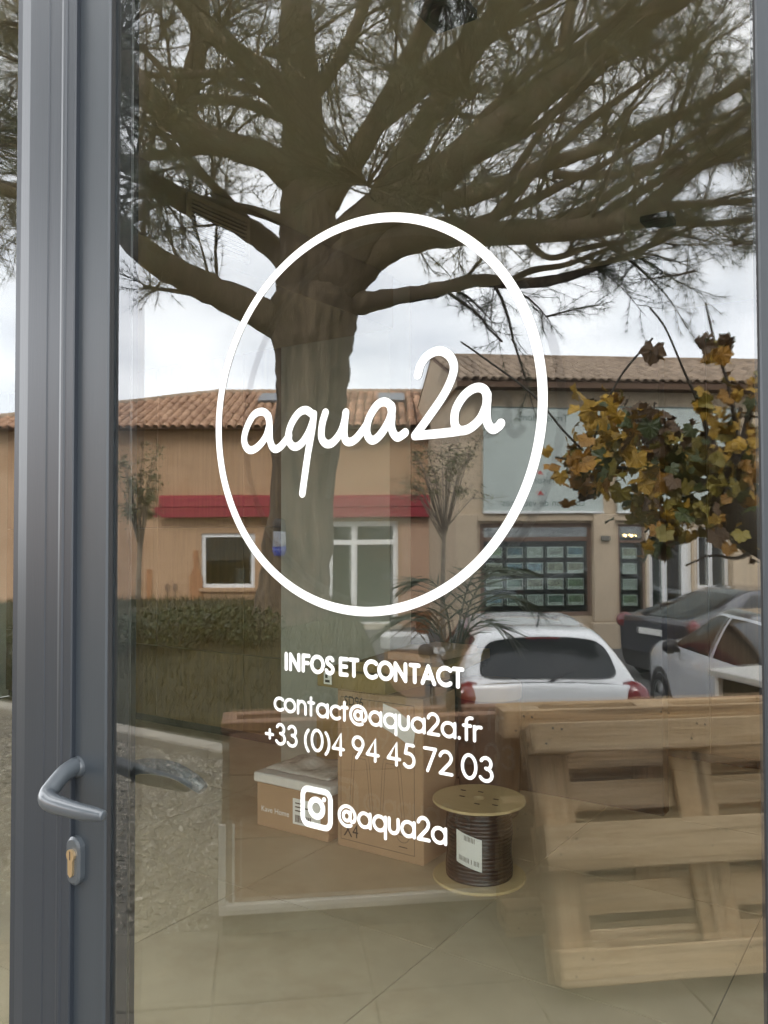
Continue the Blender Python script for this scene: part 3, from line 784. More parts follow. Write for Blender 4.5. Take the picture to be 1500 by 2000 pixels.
# cable reel
RC = Vector((-1.643, 2.41, 0)); RT = Matrix.Translation(RC)
reel = thing('cable_reel', 'plywood cable reel wound with black cable and a white label', 'cable reel', RT)
def flange(z0, z1, R=.196):
    b = MB(RT); b.lathe([(.026, z0), (R - .002, z0), (R, z0 + .002), (R, z1 - .002), (R - .002, z1), (.026, z1), (.026, z0)], 56); return b
part('flange', flange(0.0, .012), m_ply, reel); top = part('flange', flange(.318, .330), m_ply, reel)
b = MB(RT)
for (dx, dy) in ((.07, .02), (-.07, -.02), (-.03, .075), (.03, -.075), (.1, -.05), (-.105, .055)):
    b.box((dx - .012, dy - .005, .3301), (dx + .012, dy + .005, .3312))
part('staple', b, m_ink, top)['kind'] = 'stuff'
b = MB(RT); b.lathe([(.03, .012), (.03, .318)], 24); part('core', b, m_ply, reel)
pr = [(.03, .0125)]
zc = .013
while zc < .315:
    for k in range(6):
        a = PI * k / 5; pr.append((.133 + .0065 * math.sin(a) + .003 * math.sin(zc * 40), min(.3175, zc + .0075 * (1 - math.cos(a)))))
    zc += .0150
pr.append((.03, .3178))
b = MB(RT); b.lathe(pr, 56); part('wound_cable', b, m_cable, reel, smooth=True)
lv = []
for j in range(2):
    for i in range(9):
        an = rad(-103 + i * 5.6); lv.append((RC.x + .1425 * math.cos(an), RC.y + .1425 * math.sin(an), (.105 if j == 0 else .235) - .004 * i))
b = MB(); b.add(lv, [(i, i + 1, 9 + i + 1, 9 + i) for i in range(8)]); lab_ = part('label', b, m_paper, reel)
b = MB()
for row, zz in ((0, .205), (1, .118)):
    for i in range(1, 16):
        if random.random() < .3: continue
        an = rad(-100 + i * 2.4); an2 = an + rad(1.0); dz = -.0016 * i
        b.quad((RC.x + .1431 * math.cos(an), RC.y + .1431 * math.sin(an), zz + dz), (RC.x + .1431 * math.cos(an2), RC.y + .1431 * math.sin(an2), zz + dz),
               (RC.x + .1431 * math.cos(an2), RC.y + .1431 * math.sin(an2), zz + .02 + dz), (RC.x + .1431 * math.cos(an), RC.y + .1431 * math.sin(an), zz + .02 + dz))
part('label_print', b, m_ink, lab_)['kind'] = 'stuff'

# ------------------------------------------------------------------ ground outside
g = MB(); g.box((-60, -300, PARK - .3), (120, 300, PARK)); gv = g
g = MB(); g.quad((-400, -400, PARK), (400, -400, PARK), (400, 400, PARK), (-400, 400, PARK)); struct('ground', g, m_asphalt)
TE = -3.28                                                       # outer edge of the raised terrace
g = MB(); g.box((-14, TE, PARK - .1), (9, 0.0, -.012)); struct('terrace', g, m_gravel)
# loose gravel on it
kt = thing('kerb', 'pale kerb stones along the edge of the gravel terrace', 'kerb', Matrix.Translation((-4, TE, 0))); kt['kind'] = 'structure'
kb = MB(); kb.box((0.004, 0, -.3), (.996, .16, .055), bev=.012); kme = to_mesh('kerb_stone', kb.v, kb.f, m_kerb)
for k in range(12):
    link('kerb_stone', kme, Matrix.Translation((-6.0 + k, 0, 0)) , kt)
# paving slabs in the lie of the planter
PA = rad(8)
def pl(s, t, z=0.0):                  # planter lie: s along it (towards the image's right), t away from the shop
    a = -.595 + s * math.cos(PA) - t * math.sin(PA); b_ = 3.03 + s * math.sin(PA) + t * math.cos(PA)
    return STREET @ Vector((-a, b_, z))
PLW = Matrix(((0, 0, 0, 0),) * 4)
_o = pl(0, 0); _ex = (pl(1, 0) - _o); _ey = (pl(0, 1) - _o)
# right-handed version: x runs to the image's left
PLM = Matrix(((-_ex.x, _ey.x, 0, _o.x), (-_ex.y, _ey.y, 0, _o.y), (0, 0, 1, 0), (0, 0, 0, 1)))
pv = MB(); pv.box((-9, -1.2, -.0115), (5, -.001, -.006)); 
pav = struct('paving', pv, m_joint)
sb = MB(); sb.box((.004, .004, -.03), (.496, .496, 0.0), bev=.004); sme = to_mesh('paving_slab', sb.v, sb.f, m_slab)
for i in range(-9, 9):
    for j in range(-7, 0):
        M_ = PLM @ Matrix.Translation((i * .5, j * .5 + .06, 0))
        cs = [M_ @ Vector(q) for q in ((0, 0, 0), (.5, 0, 0), (.5, .5, 0), (0, .5, 0))]
        if max(c.y for c in cs) > -.05 or min(c.y for c in cs) < TE + .2: continue
        link('paving_slab', sme, M_, pav)
n = 30000                              # gravel stones, single small pieces no one could count
P0 = rng.uniform((-6.5, TE + .17, 0), (4, -1.15, 0), (n, 3))
sz = rng.uniform(.005, .014, n); V = np.zeros((n, 4, 3, 3))
tv = rng.normal(size=(n, 4, 3)) * .45 + np.array([(1, 0, -.5), (-.6, .9, -.5), (-.6, -.9, -.5), (0, 0, .8)]); tv *= sz[:, None, None]
tv += P0[:, None, :] + np.array((0, 0, -.006))
for k, (a, b_, c) in enumerate(((0, 1, 3), (1, 2, 3), (2, 0, 3), (0, 2, 1))): V[:, k] = tv[:, (a, b_, c)]
inpl = np.array(PLM.inverted()); loc = P0 @ inpl[:3, :3].T + inpl[:3, 3]
ok = (loc[:, 1] > .06) & ~((loc[:, 0] < .05) & (loc[:, 0] > -2.4) & (loc[:, 1] < .56))
m_stone = mat('gravel_stones', (0.07, 0.06, 0.045), rough=.9, col2=(.82, .75, .62), scale=22)
tag(tris_object('gravel', V[ok].reshape(-1, 3), m_stone), 'loose speckled gravel covering the terrace behind the paving', 'gravel', kind='stuff')

# planted bank with the pine
def bank_h(u, v):
    a = -u
    x = STREET @ Vector((u, v, 0)); d = TE - .02 - x.y            # distance behind the kerb
    if d < 0: return PARK - .05
    h_ = .02 + .46 * min(1, d / 3.2) ** .8
    side = min(1.0, max(0.0, (-.12 - .02 * (v - 6) - a + .6) / 1.0)); back = min(1.0, max(0.0, (14.2 - v) / 2.0))
    k = side * side * (3 - 2 * side) * back * back * (3 - 2 * back)
    return (PARK - .05) + (h_ - PARK + .05) * k


us = np.linspace(-1.6, 15, 70); vs_ = np.linspace(2.2, 15, 70); vv = []; ff = []
for v_ in vs_:
    for u_ in us:
        vv.append(STREET @ Vector((u_, v_, bank_h(u_, v_) + .02 * math.sin(u_ * 3.1) * math.cos(v_ * 2.7))))
for j in range(69):
    for i in range(69): ff.append((j * 70 + i, j * 70 + i + 1, (j + 1) * 70 + i + 1, (j + 1) * 70 + i))
ok_f = [f for f in ff if min(vv[k].y for k in f) < TE + .05 and max(vv[k].z for k in f) > PARK - .04]
g = MB(); g.add([tuple(p) for p in vv], ok_f); tag(part('planted_bank', g, m_lawn, None, True), kind='structure')
n = 42000; U = rng.uniform(-1.2, 11, n); Vv = rng.uniform(3.6, 13.5, n)
blades = []
for u_, v_ in zip(U, Vv):
    h_ = bank_h(u_, v_)
    if h_ < -.3: continue
    p = STREET @ Vector((u_, v_, h_)); 
    if p.y > TE - .04: continue
    hg = random.uniform(.05, .12); an = random.uniform(0, 2 * PI); w_ = .006
    blades += [(p.x - w_ * math.cos(an), p.y - w_ * math.sin(an), p.z - .01), (p.x + w_ * math.cos(an), p.y + w_ * math.sin(an), p.z - .01),
               (p.x + random.uniform(-.05, .05), p.y + random.uniform(-.05, .05), p.z + hg)]
tag(tris_object('grass', np.array(blades), m_grass), 'rough grass on the bank below the pine', 'grass', kind='stuff')

# ------------------------------------------------------------------ planter with palm, leaning pallet, cabinet
PT = PLM
plant = thing('long_planter', 'long brown boarded planter with pale metal edging', 'planter', PT)
PLEN, PDEP, PHT = 2.5, .19, .765
for (z0, z1) in ((.115, .34), (.344, .57), (.574, PHT - .035)):
    b = MB(PT); b.box((-PLEN + .03, 0.004, z0), (-.03, .03, z1), bev=.003); part('front_board', b, m_planter, plant)
    b = MB(PT); b.box((-PLEN + .03, PDEP - .03, z0), (-.03, PDEP - .004, z1), bev=.003); part('back_board', b, m_planter, plant)
    b = MB(PT); b.box((-.03, 0.03, z0), (-.004, PDEP - .03, z1), bev=.003); part('end_board', b, m_planter, plant)
    b = MB(PT); b.box((-PLEN + .004, 0.03, z0), (-PLEN + .03, PDEP - .03, z1), bev=.003); part('end_board', b, m_planter, plant)
b = MB(PT); b.box((-PLEN, 0, (PHT - .034)), (0, .055, PHT), bev=.004); b.box((-PLEN, PDEP - .055, (PHT - .034)), (0, PDEP, PHT), bev=.004)
b.box((-PLEN, .0555, (PHT - .034)), (-PLEN + .055, PDEP - .0555, PHT), bev=.004); b.box((-.055, .0555, (PHT - .034)), (0, PDEP - .0555, PHT), bev=.004); part('rim', b, m_planter, plant)
b = MB(PT); b.box((-PLEN - .004, -.012, .075), (.004, .028, .113), bev=.003); part('edge_strip', b, m_trim, plant)
for (a0, a1) in ((-.020, .006), (-.052, -.044)):
    b = MB(PT); b.box((a0, -.010, .114), (a1, .002, .40), bev=.002); part('corner_strip', b, m_trim, plant)
b = MB(PT); b.box((-PLEN + .01, .005, -.01), (-.01, PDEP - .01, .074)); part('plinth', b, m_plinth, plant)
b = MB(PT); b.box((-PLEN + .03, .03, .1), (-.03, PDEP - .03, .70)); part('soil', b, m_soil, plant)

# palm: arching fronds with paired leaflets
m_frond = mat('palm_leaf', (0.03, 0.045, 0.018), rough=.45, col2=(.06, .075, .03), scale=4)
m_frond_y = mat('palm_leaf_old', (0.16, 0.10, 0.035), rough=.6, var=.2, scale=5)
m_shrub_stem = mat('palm_stem', (.05, .05, .025), rough=.8, var=.2, scale=20)
pc = STREET @ st(885, 1300, 3.30); pc.z = .70
palm = thing('potted_palm', 'dark green palm with arching feathery fronds growing in the long planter', 'palm', Matrix.Translation(pc))
b = MB(); b.tube([pc, pc + Vector((.0, .0, .10)), pc + Vector((.01, 0, .2))], [.03, .032, .02], 10); part('stem', b, m_shrub_stem, palm)
fronds = [((878, 1290), (850, 1140), (735, 1235), 0), ((880, 1290), (880, 1090), (800, 1140), 0), ((885, 1290), (930, 1085), (1055, 1200), 0), ((884, 1290), (905, 1080), (960, 1110), 0), ((882, 1290), (838, 1120), (818, 1235), 1), ((886, 1290), (920, 1150), (1000, 1250), 0), ((884, 1300), (915, 1090), (1010, 1110), 0)]
for k, (p0, p1, p2, old) in enumerate(fronds):
    dv = random.uniform(-.25, .25)
    A, B_, C_ = pc + Vector((0, 0, .18)), STREET @ st(*p1, 3.42 + dv * .6), STREET @ st(*p2, 3.42 + dv)
    pts = [A * (1 - t) ** 2 + B_ * 2 * t * (1 - t) * 1.0 + C_ * t * t for t in np.linspace(0, 1, 15)]
    b = MB(); b.tube(pts, list(np.linspace(.007, .0015, 15)), 5)
    if True:
        for i in range(4, 15):
            for sd in (-1, 1):
                t_ = (pts[min(i + 1, 14)] - pts[i - 1]).normalized(); sdv = t_.cross(Vector((0, 0, 1))).normalized() * sd
                ln = .17 * math.sin(PI * (i - 2) / 14) + .05
                d_ = (t_ * .75 + sdv * .75 + Vector((0, 0, -.25 - .2 * random.random()))).normalized()
                q = pts[i]; wv = t_ * .0042; mid = q + d_ * ln * .5 + Vector((0, 0, .012))
                b.add([q - wv, q + wv, mid + wv * 1.1, q + d_ * ln, mid - wv * 1.1], [(0, 1, 2, 3, 4)])
    part('frond', b, m_frond_y if old else m_frond, palm)

# pallet leaning back against the planter
L_ = 1.2
def pallet(label, s0, t0, lean):
    PAL = PLM @ Matrix.Translation((-s0, t0, .002 + .1445 * math.sin(lean))) @ Matrix.Rotation(-lean, 4, 'X')
    pal = thing('wooden_pallet', label, 'pallet', PAL, 'pallets by the planter')
    def board(name, lo, hi, m):
        b = MB(PAL); b.box(lo, hi, bev=.0035)
        for k, p in enumerate(b.v):      # sawn ends and edges are never quite true
            b.v[k] = tuple(Vector(p) + PAL.to_3x3() @ Vector((random.gauss(0, .002), 0, random.gauss(0, .0012))))
        o = part(name, b, m, pal); return o
    for (z0, z1) in ((0.0, .10), (.3275, .4725), (.70, .80)):
        e = random.uniform(-.008, .008); o = board('bottom_board', (-L_ + e, .0, z0), (e, .022, z1), m_pallet)
        for xk in (-.072, -.60, -1.128):
            for (dx, dz) in ((-.03, .025), (.03, -.02), (.0, .03)):
                c = Vector((xk + dx, -.0006, (z0 + z1) / 2 + dz)); n = MB(PAL @ Matrix.Translation(c) @ Matrix.Rotation(PI / 2, 4, 'X')); n.lathe([(.0045, -.001), (.0045, .0004), (0, .0006)], 7); part('nail_head', n, m_nail, o)
    for x0 in (-.145, -.6725, -1.2):
        for (z0, z1) in ((0.0, .10), (.3275, .4725), (.70, .80)): board('block', (x0 + .001, .0225, z0 + .001), (x0 + .144, .0995, z1 - .001), m_pallet)
        board('cross_board', (x0, .10, 0.0), (x0 + .145, .122, .80), m_pallet_x)
    for (z0, z1) in ((0.0, .145), (.1875, .2875), (.3275, .4725), (.5125, .6125), (.655, .80)):
        e = random.uniform(-.01, .01); board('deck_board', (-L_ + e, .1225, z0), (e, .1445, z1), m_pallet)
m_nail = mat('nail_head', (.05, .045, .04), rough=.5, metal=.6)
pallet('wooden pallet leaning on its long side against the upright pallet and planter', 1.07, -.61, rad(22))
pallet('upright wooden pallet wedged between leaning pallet and brown planter', 1.02, -.17, rad(1.5))

# metal cabinet behind the pallet
CM = STREET @ Matrix.Translation((-1.525, 3.86, -.012)) @ Matrix.Rotation(math.atan2(.32, -.95), 4, 'Z')
cab = thing('display_cabinet', 'dark open metal cabinet with pale top and wire shelf beyond the pallet', 'cabinet', CM)
m_cab_top = mat('pale_cabinet_top', (.55, .54, .50), rough=.4, var=.04)
m_cab_in = mat('cabinet_dark', (.02, .028, .032), rough=.3)
b = MB(CM); b.box((-.02, -.02, .80), (.92, .35, .83), bev=.004); part('top', b, m_cab_top, cab)
for (x, y) in ((.015, .015), (.885, .015), (.015, .315), (.885, .315)):
    b = MB(CM); b.box((x - .013, y - .013, 0), (x + .013, y + .013, .799), bev=.002); part('post', b, m_trim, cab)
b = MB(CM); b.box((.03, .005, .05), (.87, .012, .79)); part('panel', b, m_cab_in, cab)
b = MB(CM); b.box((.03, .318, .05), (.87, .325, .79)); part('panel', b, m_cab_in, cab)
b = MB(CM); b.box((.86, .03, .05), (.87, .3, .79)); part('panel', b, m_cab_in, cab)
for zz in (.60, .69):
    b = MB(CM); b.box((.005, .03, zz), (.85, .30, zz + .008), bev=.002); part('shelf', b, m_trim, cab)
b = MB(CM); b.box((.05, .06, .609), (.3, .26, .66), bev=.004); part('drawer', b, m_card, cab)

# ------------------------------------------------------------------ umbrella pine
TV = 9.5
limbs = []            # each: list of (px, py, v, width_px)
trunk_pts = [(568, 1320, TV, 175), (568, 1215, TV, 158), (574, 1150, TV, 140), (586, 1010, TV, 128), (600, 860, TV, 132), (610, 760, TV, 136), (611, 680, TV, 152), (612, 620, TV, 176), (612, 570, TV, 150)]
limbs += [
    [(606, 650, TV, 110), (530, 622, 9.4, 84), (440, 578, 9.2, 72), (360, 540, 9.0, 66), (290, 498, 8.8, 62), (225, 440, 8.6, 56), (140, 390, 8.4, 48), (20, 370, 8.2, 36), (-160, 350, 8.0, 16)],
    [(600, 560, TV, 80), (540, 490, 9.8, 56), (480, 445, 10, 44), (405, 408, 10.2, 38), (320, 365, 10.5, 34), (230, 315, 10.6, 30), (100, 290, 10.6, 24), (-60, 270, 10.6, 10)],
    [(604, 600, TV, 130), (606, 500, TV, 122), (600, 400, TV, 112), (595, 300, TV, 104), (588, 180, 9.4, 92), (580, 60, 9.3, 80), (575, -80, 9.2, 66)],
    [(592, 360, TV, 90), (530, 312, 9.2, 66), (450, 285, 8.9, 60), (360, 250, 8.7, 54), (300, 200, 8.5, 48), (240, 120, 8.3, 42), (190, 30, 8.1, 36)],
    [(420, 300, 8.9, 14), (362, 268, 8.9, 40), (360, 220, 9.0, 46), (372, 160, 9.1, 42), (392, 60, 9.0, 38), (386, -60, 8.9, 34)],
    [(590, 215, 9.4, 56), (530, 155, 9.2, 46), (470, 108, 9.0, 42), (400, 50, 8.9, 38), (330, -30, 8.7, 32)],
    [(590, 250, 9.4, 30), (520, 215, 9.8, 24), (450, 195, 10, 20), (360, 190, 10.2, 16)],
    [(640, 580, TV, 120), (690, 500, 9.3, 106), (740, 420, 9.1, 100), (830, 370, 8.8, 84), (930, 280, 8.5, 76), (1050, 190, 8.2, 68), (1170, 100, 8.0, 58), (1300, 10, 7.8, 46), (1400, -60, 7.7, 48)],
    [(700, 470, 9.2, 70), (770, 340, 8.9, 58), (830, 240, 8.7, 52), (900, 130, 8.5, 46), (960, 40, 8.3, 40), (1010, -60, 8.2, 34)],
    [(620, 420, TV, 66), (680, 330, 9.3, 54), (740, 230, 9.1, 46), (800, 120, 9.0, 42), (850, 10, 8.8, 36), (880, -80, 8.7, 30)],
    [(640, 560, TV, 120), (700, 520, 9.4, 100), (760, 478, 9.2, 78), (850, 455, 8.9, 66), (960, 455, 8.6, 58), (1080, 450, 8.3, 52), (1190, 436, 8.1, 44), (1270, 405, 7.9, 36), (1350, 330, 7.8, 32), (1430, 295, 7.7, 28), (1520, 265, 7.6, 24)],
    [(1190, 440, 8.1, 26), (1300, 432, 8.0, 18), (1400, 436, 7.9, 13), (1500, 425, 7.8, 10)],
    [(650, 600, TV, 66), (710, 592, 9.4, 46), (775, 580, 9.2, 33), (850, 567, 9.0, 29), (930, 548, 8.9, 26), (1010, 553, 8.8, 22), (1090, 545, 8.7, 20), (1180, 515, 8.6, 14), (1270, 480, 8.5, 10), (1360, 440, 8.4, 6)],
    [(990, 553, 8.8, 16), (1040, 528, 8.9, 13), (1110, 515, 9.0, 11), (1200, 480, 9.1, 8)],
    [(1030, 470, 8.5, 16), (1075, 503, 8.5, 13), (1150, 482, 8.4, 11), (1230, 470, 8.3, 7)],
    [(870, 395, 8.7, 40), (960, 370, 8.5, 34), (1060, 325, 8.3, 30), (1180, 285, 8.1, 26), (1330, 225, 7.9, 22), (1500, 140, 7.7, 16)],
    [(1000, 250, 8.3, 44), (1090, 150, 8.1, 34), (1110, 40, 8.0, 28), (1130, -60, 7.9, 22)],
    [(1080, 340, 8.3, 20), (1200, 340, 8.2, 16), (1330, 300, 8.0, 14), (1420, 240, 7.9, 10)],
    [(1150, 440, 8.2, 22), (1250, 375, 8.0, 18), (1350, 320, 7.8, 15), (1480, 255, 7.6, 12)],
    [(640, 470, TV, 40), (720, 395, 9.6, 30), (790, 350, 9.8, 22), (860, 300, 10, 16)],
    [(600, 200, 9.4, 30), (660, 120, 9.3, 26), (700, 40, 9.2, 24), (730, -50, 9.1, 20)],
    [(430, 285, 8.9, 26), (330, 300, 8.9, 20), (240, 310, 8.8, 14)],
    [(380, 420, 10.2, 16), (300, 380, 10, 12), (235, 385, 10, 8)],
    [(470, 600, 9.2, 20), (380, 575, 9.1, 10), (280, 560, 9.0, 7)],
]
def start_on(which, lo, hi):             # a spot on one of the main limbs, with the limb's own distance
    L = limbs[random.choice(which)]; S = crom(L, 6); q = S[int(random.uniform(lo, hi) * (len(S) - 1))]; return q
NMAIN = len(limbs)
for k in range(20):                     # fan of slimmer boughs in the right half of the crown
    q = start_on((7, 7, 8, 9, 10, 10, 15), .25, .7); th = rad(4 + 66 * k / 19 + random.uniform(-3, 3))
    aq = math.atan2(545 - q[1], q[0] - 690); th = .55 * th + .45 * max(0.05, aq); r1 = random.uniform(380, 640); cv = random.uniform(-40, 40); wq = min(26, q[3] * .5); L = []
    for t in (0, .25, .5, .75, 1):
        off = cv * math.sin(PI * t) + (random.uniform(-10, 10) if t else 0)
        L.append((q[0] + r1 * t * math.cos(th) + off * math.sin(th), q[1] - r1 * t * math.sin(th) * .92 + off * math.cos(th), q[2] - 1.0 * t, wq * (1 - .78 * t)))
    limbs.append(L)
for k in range(8):                      # and on the left
    q = start_on((1, 2, 3, 5), .2, .6); th = rad(118 + 58 * k / 7 + random.uniform(-4, 4)); r1 = random.uniform(280, 420); cv = random.uniform(-30, 30); wq = min(24, q[3] * .5); L = []
    for t in (0, .3, .65, 1):
        off = cv * math.sin(PI * t) + (random.uniform(-8, 8) if t else 0)
        L.append((q[0] + r1 * t * math.cos(th) + off * math.sin(th), q[1] - r1 * t * math.sin(th) * .95 + off * math.cos(th), q[2] - .6 * t, wq * (1 - .78 * t)))
    limbs.append(L)
ptree = thing('umbrella_pine', 'big umbrella pine with forked trunk and spreading crown over the grassy bank', 'tree', STREET @ Matrix.Translation((st(570, 1210, TV).x, TV, bank_h(st(570, 1210, TV).x, TV))))


def limb_pts(L):
    S = crom([tuple(st(p[0], p[1], p[2])) + ((p[3] * (.86 if 50 < p[3] < 108 else 1)) / 2 * p[2] / FOCAL,) for p in L], 5)
    return [STREET @ Vector(s[:3]) for s in S], [max(.006, s[3]) for s in S]


def knobby(pts, rads, n, seed, amp=.10):
    """tube with an uneven bark outline"""
    rs = np.random.default_rng(seed); b = MB(); b.tube(pts, rads, n)
    for i in range(len(pts)):
        k = 1 + amp * rs.normal()
        for j in range(n):
            c = pts[i]; q = Vector(b.v[i * n + j]); d = (q - c) * (1 + .35 * amp * rs.normal())
            b.v[i * n + j] = tuple(c + d * (1 + .4 * (k - 1)))
    return b


tp, tr = limb_pts(trunk_pts)
b = knobby(tp, tr, 18, 3, .07); part('trunk', b, m_bark, ptree, smooth=True)
branches = []         # (points, radii, is_leafy)
for k, L in enumerate(limbs):
    p, r_ = limb_pts(L); branches.append((p, r_, k))
    part('limb', knobby(p, r_, 10, 20 + k, .10), m_bark, ptree, smooth=True)
sec = MB(); twig_src = []
R_ = random.Random(5)


def rnd_dir(): 
    v = Vector((R_.gauss(0, 1), R_.gauss(0, 1), R_.gauss(0, 1))); return v.normalized()


def grow(start, d, length, r0, nseg=7, droop=-.02, wob=.16):
    p = [start.copy()]; dd = d.normalized()
    for i in range(nseg):
        dd = (dd + rnd_dir() * wob + Vector((0, 0, droop))).normalized(); p.append(p[-1] + dd * (length / nseg))
    return p, [max(.003, r0 * (1 - .8 * i / nseg)) for i in range(nseg + 1)]


for (p, r_, k) in branches:
    n = len(p); total = sum((p[i + 1] - p[i]).length for i in range(n - 1))
    cnt = int(total * (3.0 if k < NMAIN else 2.2))
    for c in range(cnt):
        t = R_.uniform(.22, 1.0) ** .8; i = min(n - 2, int(t * (n - 1)))
        ax = (p[i + 1] - p[i]).normalized()
        d = (ax * .75 + rnd_dir() * .8 + Vector((0, 0, .18))).normalized()
        if k in (12, 13, 14, 11) and R_.random() < .45: d = (ax * .6 + Vector((R_.gauss(0, .4), R_.gauss(0, .4), -.7))).normalized()
        ln = R_.uniform(.7, 1.7) if r_[i] > .035 else R_.uniform(.45, 1.0)
        q, qr = grow(p[i], d, ln, min(.022, r_[i] * .5))
        sec.tube(q, qr, 5, caps=False); twig_src.append(q)
    twig_src.append(p[int(n * .6):])
# further boughs grown from the nearest wood towards spots spread through the crown
wood = [(q, 0.012) for s_ in twig_src for q in s_] + [(q, r2) for (p, r_, k) in branches for q, r2 in zip(p, r_)]
WP = np.array([tuple(q) for q, _ in wood]); made = 0
while made < 700:
    px, py = R_.uniform(-120, 1620), R_.uniform(-160, 620)
    low = 470 if px < 470 else (330 if px < 780 else (430 if px < 1000 else 470))
    if py > low and R_.random() > (.20 if (px < 400 and py < 570) or (880 < px < 1250) or (px > 1250 and py < 585) else 0): continue
    tgt = STREET @ st(px, py, R_.uniform(6.8, 10.6)); dd = np.linalg.norm(WP - np.array(tgt), axis=1); k = int(dd.argmin())
    if dd[k] > 2.2 or dd[k] < .25: continue
    a = wood[k][0]; d = tgt - a
    q, qr = grow(a, d, max(.5, d.length * 1.15), .013, 7, -.01, .14); sec.tube(q, qr, 5, caps=False); twig_src.append(q); made += 1
# twigs and needle tufts
needles = []; tw = MB()
for q in twig_src:
    m_ = len(q)
    for i in range(1, m_):
        for rep in range(2):
            if R_.random() < .16: continue
            ax = (q[i] - q[i - 1]).normalized()
            d = (ax * 1.15 + rnd_dir() * .7 + Vector((0, 0, .06))).normalized(); ln = R_.uniform(.18, .45)
            e, er = grow(q[i - 1].lerp(q[i], R_.random()), d, ln, .005, 4, 0.02, .2)
            tw.tube(e, [max(.0022, x) for x in er], 3, caps=False)
            for j in range(1, 5):
                t_ = (e[j] - e[j - 1]).normalized()
                needles.append((e[j], t_, 14 if j == 4 else 10))
part('branchlet', sec, m_twig, ptree); part('twig', tw, m_twig, ptree)
tot = sum(x[2] for x in needles); C0 = np.repeat(np.array([tuple(x[0]) for x in needles]), [x[2] for x in needles], axis=0)
T0 = np.repeat(np.array([tuple(x[1]) for x in needles]), [x[2] for x in needles], axis=0)
rd = rng.normal(size=(tot, 3)); rd -= (rd * T0).sum(1)[:, None] * T0; rd /= np.linalg.norm(rd, axis=1)[:, None]
ang = rng.uniform(.25, 1.05, tot); D_ = T0 * np.cos(ang)[:, None] + rd * np.sin(ang)[:, None]; D_[:, 2] -= .08
ln = rng.uniform(.09, .16, tot)
sdv = np.cross(D_, rng.normal(size=(tot, 3))); sdv /= np.linalg.norm(sdv, axis=1)[:, None] + 1e-9
NV = np.zeros((tot, 3, 3)); NV[:, 0] = C0 + sdv * 0.0016; NV[:, 1] = C0 - sdv * 0.0016; NV[:, 2] = C0 + D_ * ln[:, None]
cr = tris_object('crown', NV.reshape(-1, 3), m_needle, ptree, WORLD_M[ptree]); print('needles', tot)
# bag hung on the trunk
bgp = STREET @ (st(545, 1055, TV - .62))
bag = thing('hanging_bag', 'small white and blue bag with black top hung on the pine trunk', 'bag', Matrix.Translation(bgp))
BGM = Matrix.Translation(bgp) @ Matrix.Rotation(PI - YAW, 4, 'Z')
b = MB(BGM); b.lathe([(0, -.17), (.05, -.16), (.07, -.12), (.072, 0), (.065, .12), (.05, .17)], 14, T=Matrix.Diagonal((1, .5, 1, 1))); part('bag_body', b, mat('bag_white', (.3, .32, .36), rough=.4), bag, smooth=True)
b = MB(BGM); b.lathe([(.055, -.165), (.071, -.12), (.073, -.07), (.04, -.17)], 14, T=Matrix.Diagonal((1.02, .55, 1, 1))); part('blue_band', b, mat('bag_blue', (.04, .07, .3), rough=.4), bag, smooth=True)
b = MB(BGM); b.lathe([(.066, .08), (.07, .14), (.06, .2), (.04, .23), (.0, .235)], 14, T=Matrix.Diagonal((1, .5, 1, 1))); part('bag_top', b, m_black, bag, smooth=True)


# ------------------------------------------------------------------ shrubs on the bank, young trees
def leaf_cloud(n, centre, ext, size, droop=0.0, rs=rng):
    P = rs.normal(size=(n, 3)); P /= np.linalg.norm(P, axis=1)[:, None]; P *= rs.uniform(.25, 1, n)[:, None] ** .5
    P = P * np.array(ext) + np.array(centre)
    a = rs.normal(size=(n, 3)); a /= np.linalg.norm(a, axis=1)[:, None]; b_ = np.cross(a, rs.normal(size=(n, 3))); b_ /= np.linalg.norm(b_, axis=1)[:, None]
    s = (rs.uniform(.6, 1.3, n) * size)[:, None]
    V = np.stack([P - a * s, P + b_ * s * .4, P + a * s, P - b_ * s * .4], 1)
    return V.reshape(-1, 3)


m_shrub = mat('shrub_leaf', (.022, .038, .010), rough=.5, col2=(.05, .072, .018), scale=5)
m_pale_leaf = mat('olive_leaf', (.13, .135, .06), rough=.6, col2=(.23, .22, .10), scale=4)
shrub_px = [(300, 1205, 8.4), (350, 1200, 8.2), (405, 1196, 8.5), (455, 1198, 8.3), (498, 1203, 8.1), (10, 1240, 7.4), (225, 1212, 8.3)]
shrub_lab = ['leafy low shrub under the awning end, second from the door stile', 'leafy low shrub below the bottle silhouette on the bank', 'leafy low shrub below the white window', 'leafy low shrub between window and pine trunk',
             'leafy low shrub right against the pine trunk foot', 'leafy low shrub in the side pane at the far left edge', 'leafy low shrub at the glass edge beside the stile']
for (px, py, v_), lab in zip(shrub_px, shrub_lab):
    s_ = st(px, py, v_); z_ = bank_h(s_.x, v_); base = STREET @ Matrix.Translation((s_.x, v_, z_)); c = STREET @ Vector((s_.x, v_, z_ + .16))
    t = thing('low_shrub', lab, 'shrub', base, 'shrubs along the bank')
    hh_ = max(.1, (s_.z + .10 - z_) / 2)
    c.z = z_ + hh_
    tris_object('crown', leaf_cloud(620, c, (.30, .30, hh_), .028), m_shrub, t, base, per=4)
    b = MB(STREET)
    for k in range(5): b.tube([(s_.x, v_, z_ - .02), (s_.x + random.uniform(-.1, .1), v_ + random.uniform(-.1, .1), z_ + hh_ * 1.4)], [.008, .003], 5)
    part('stems', b, m_twig, t)


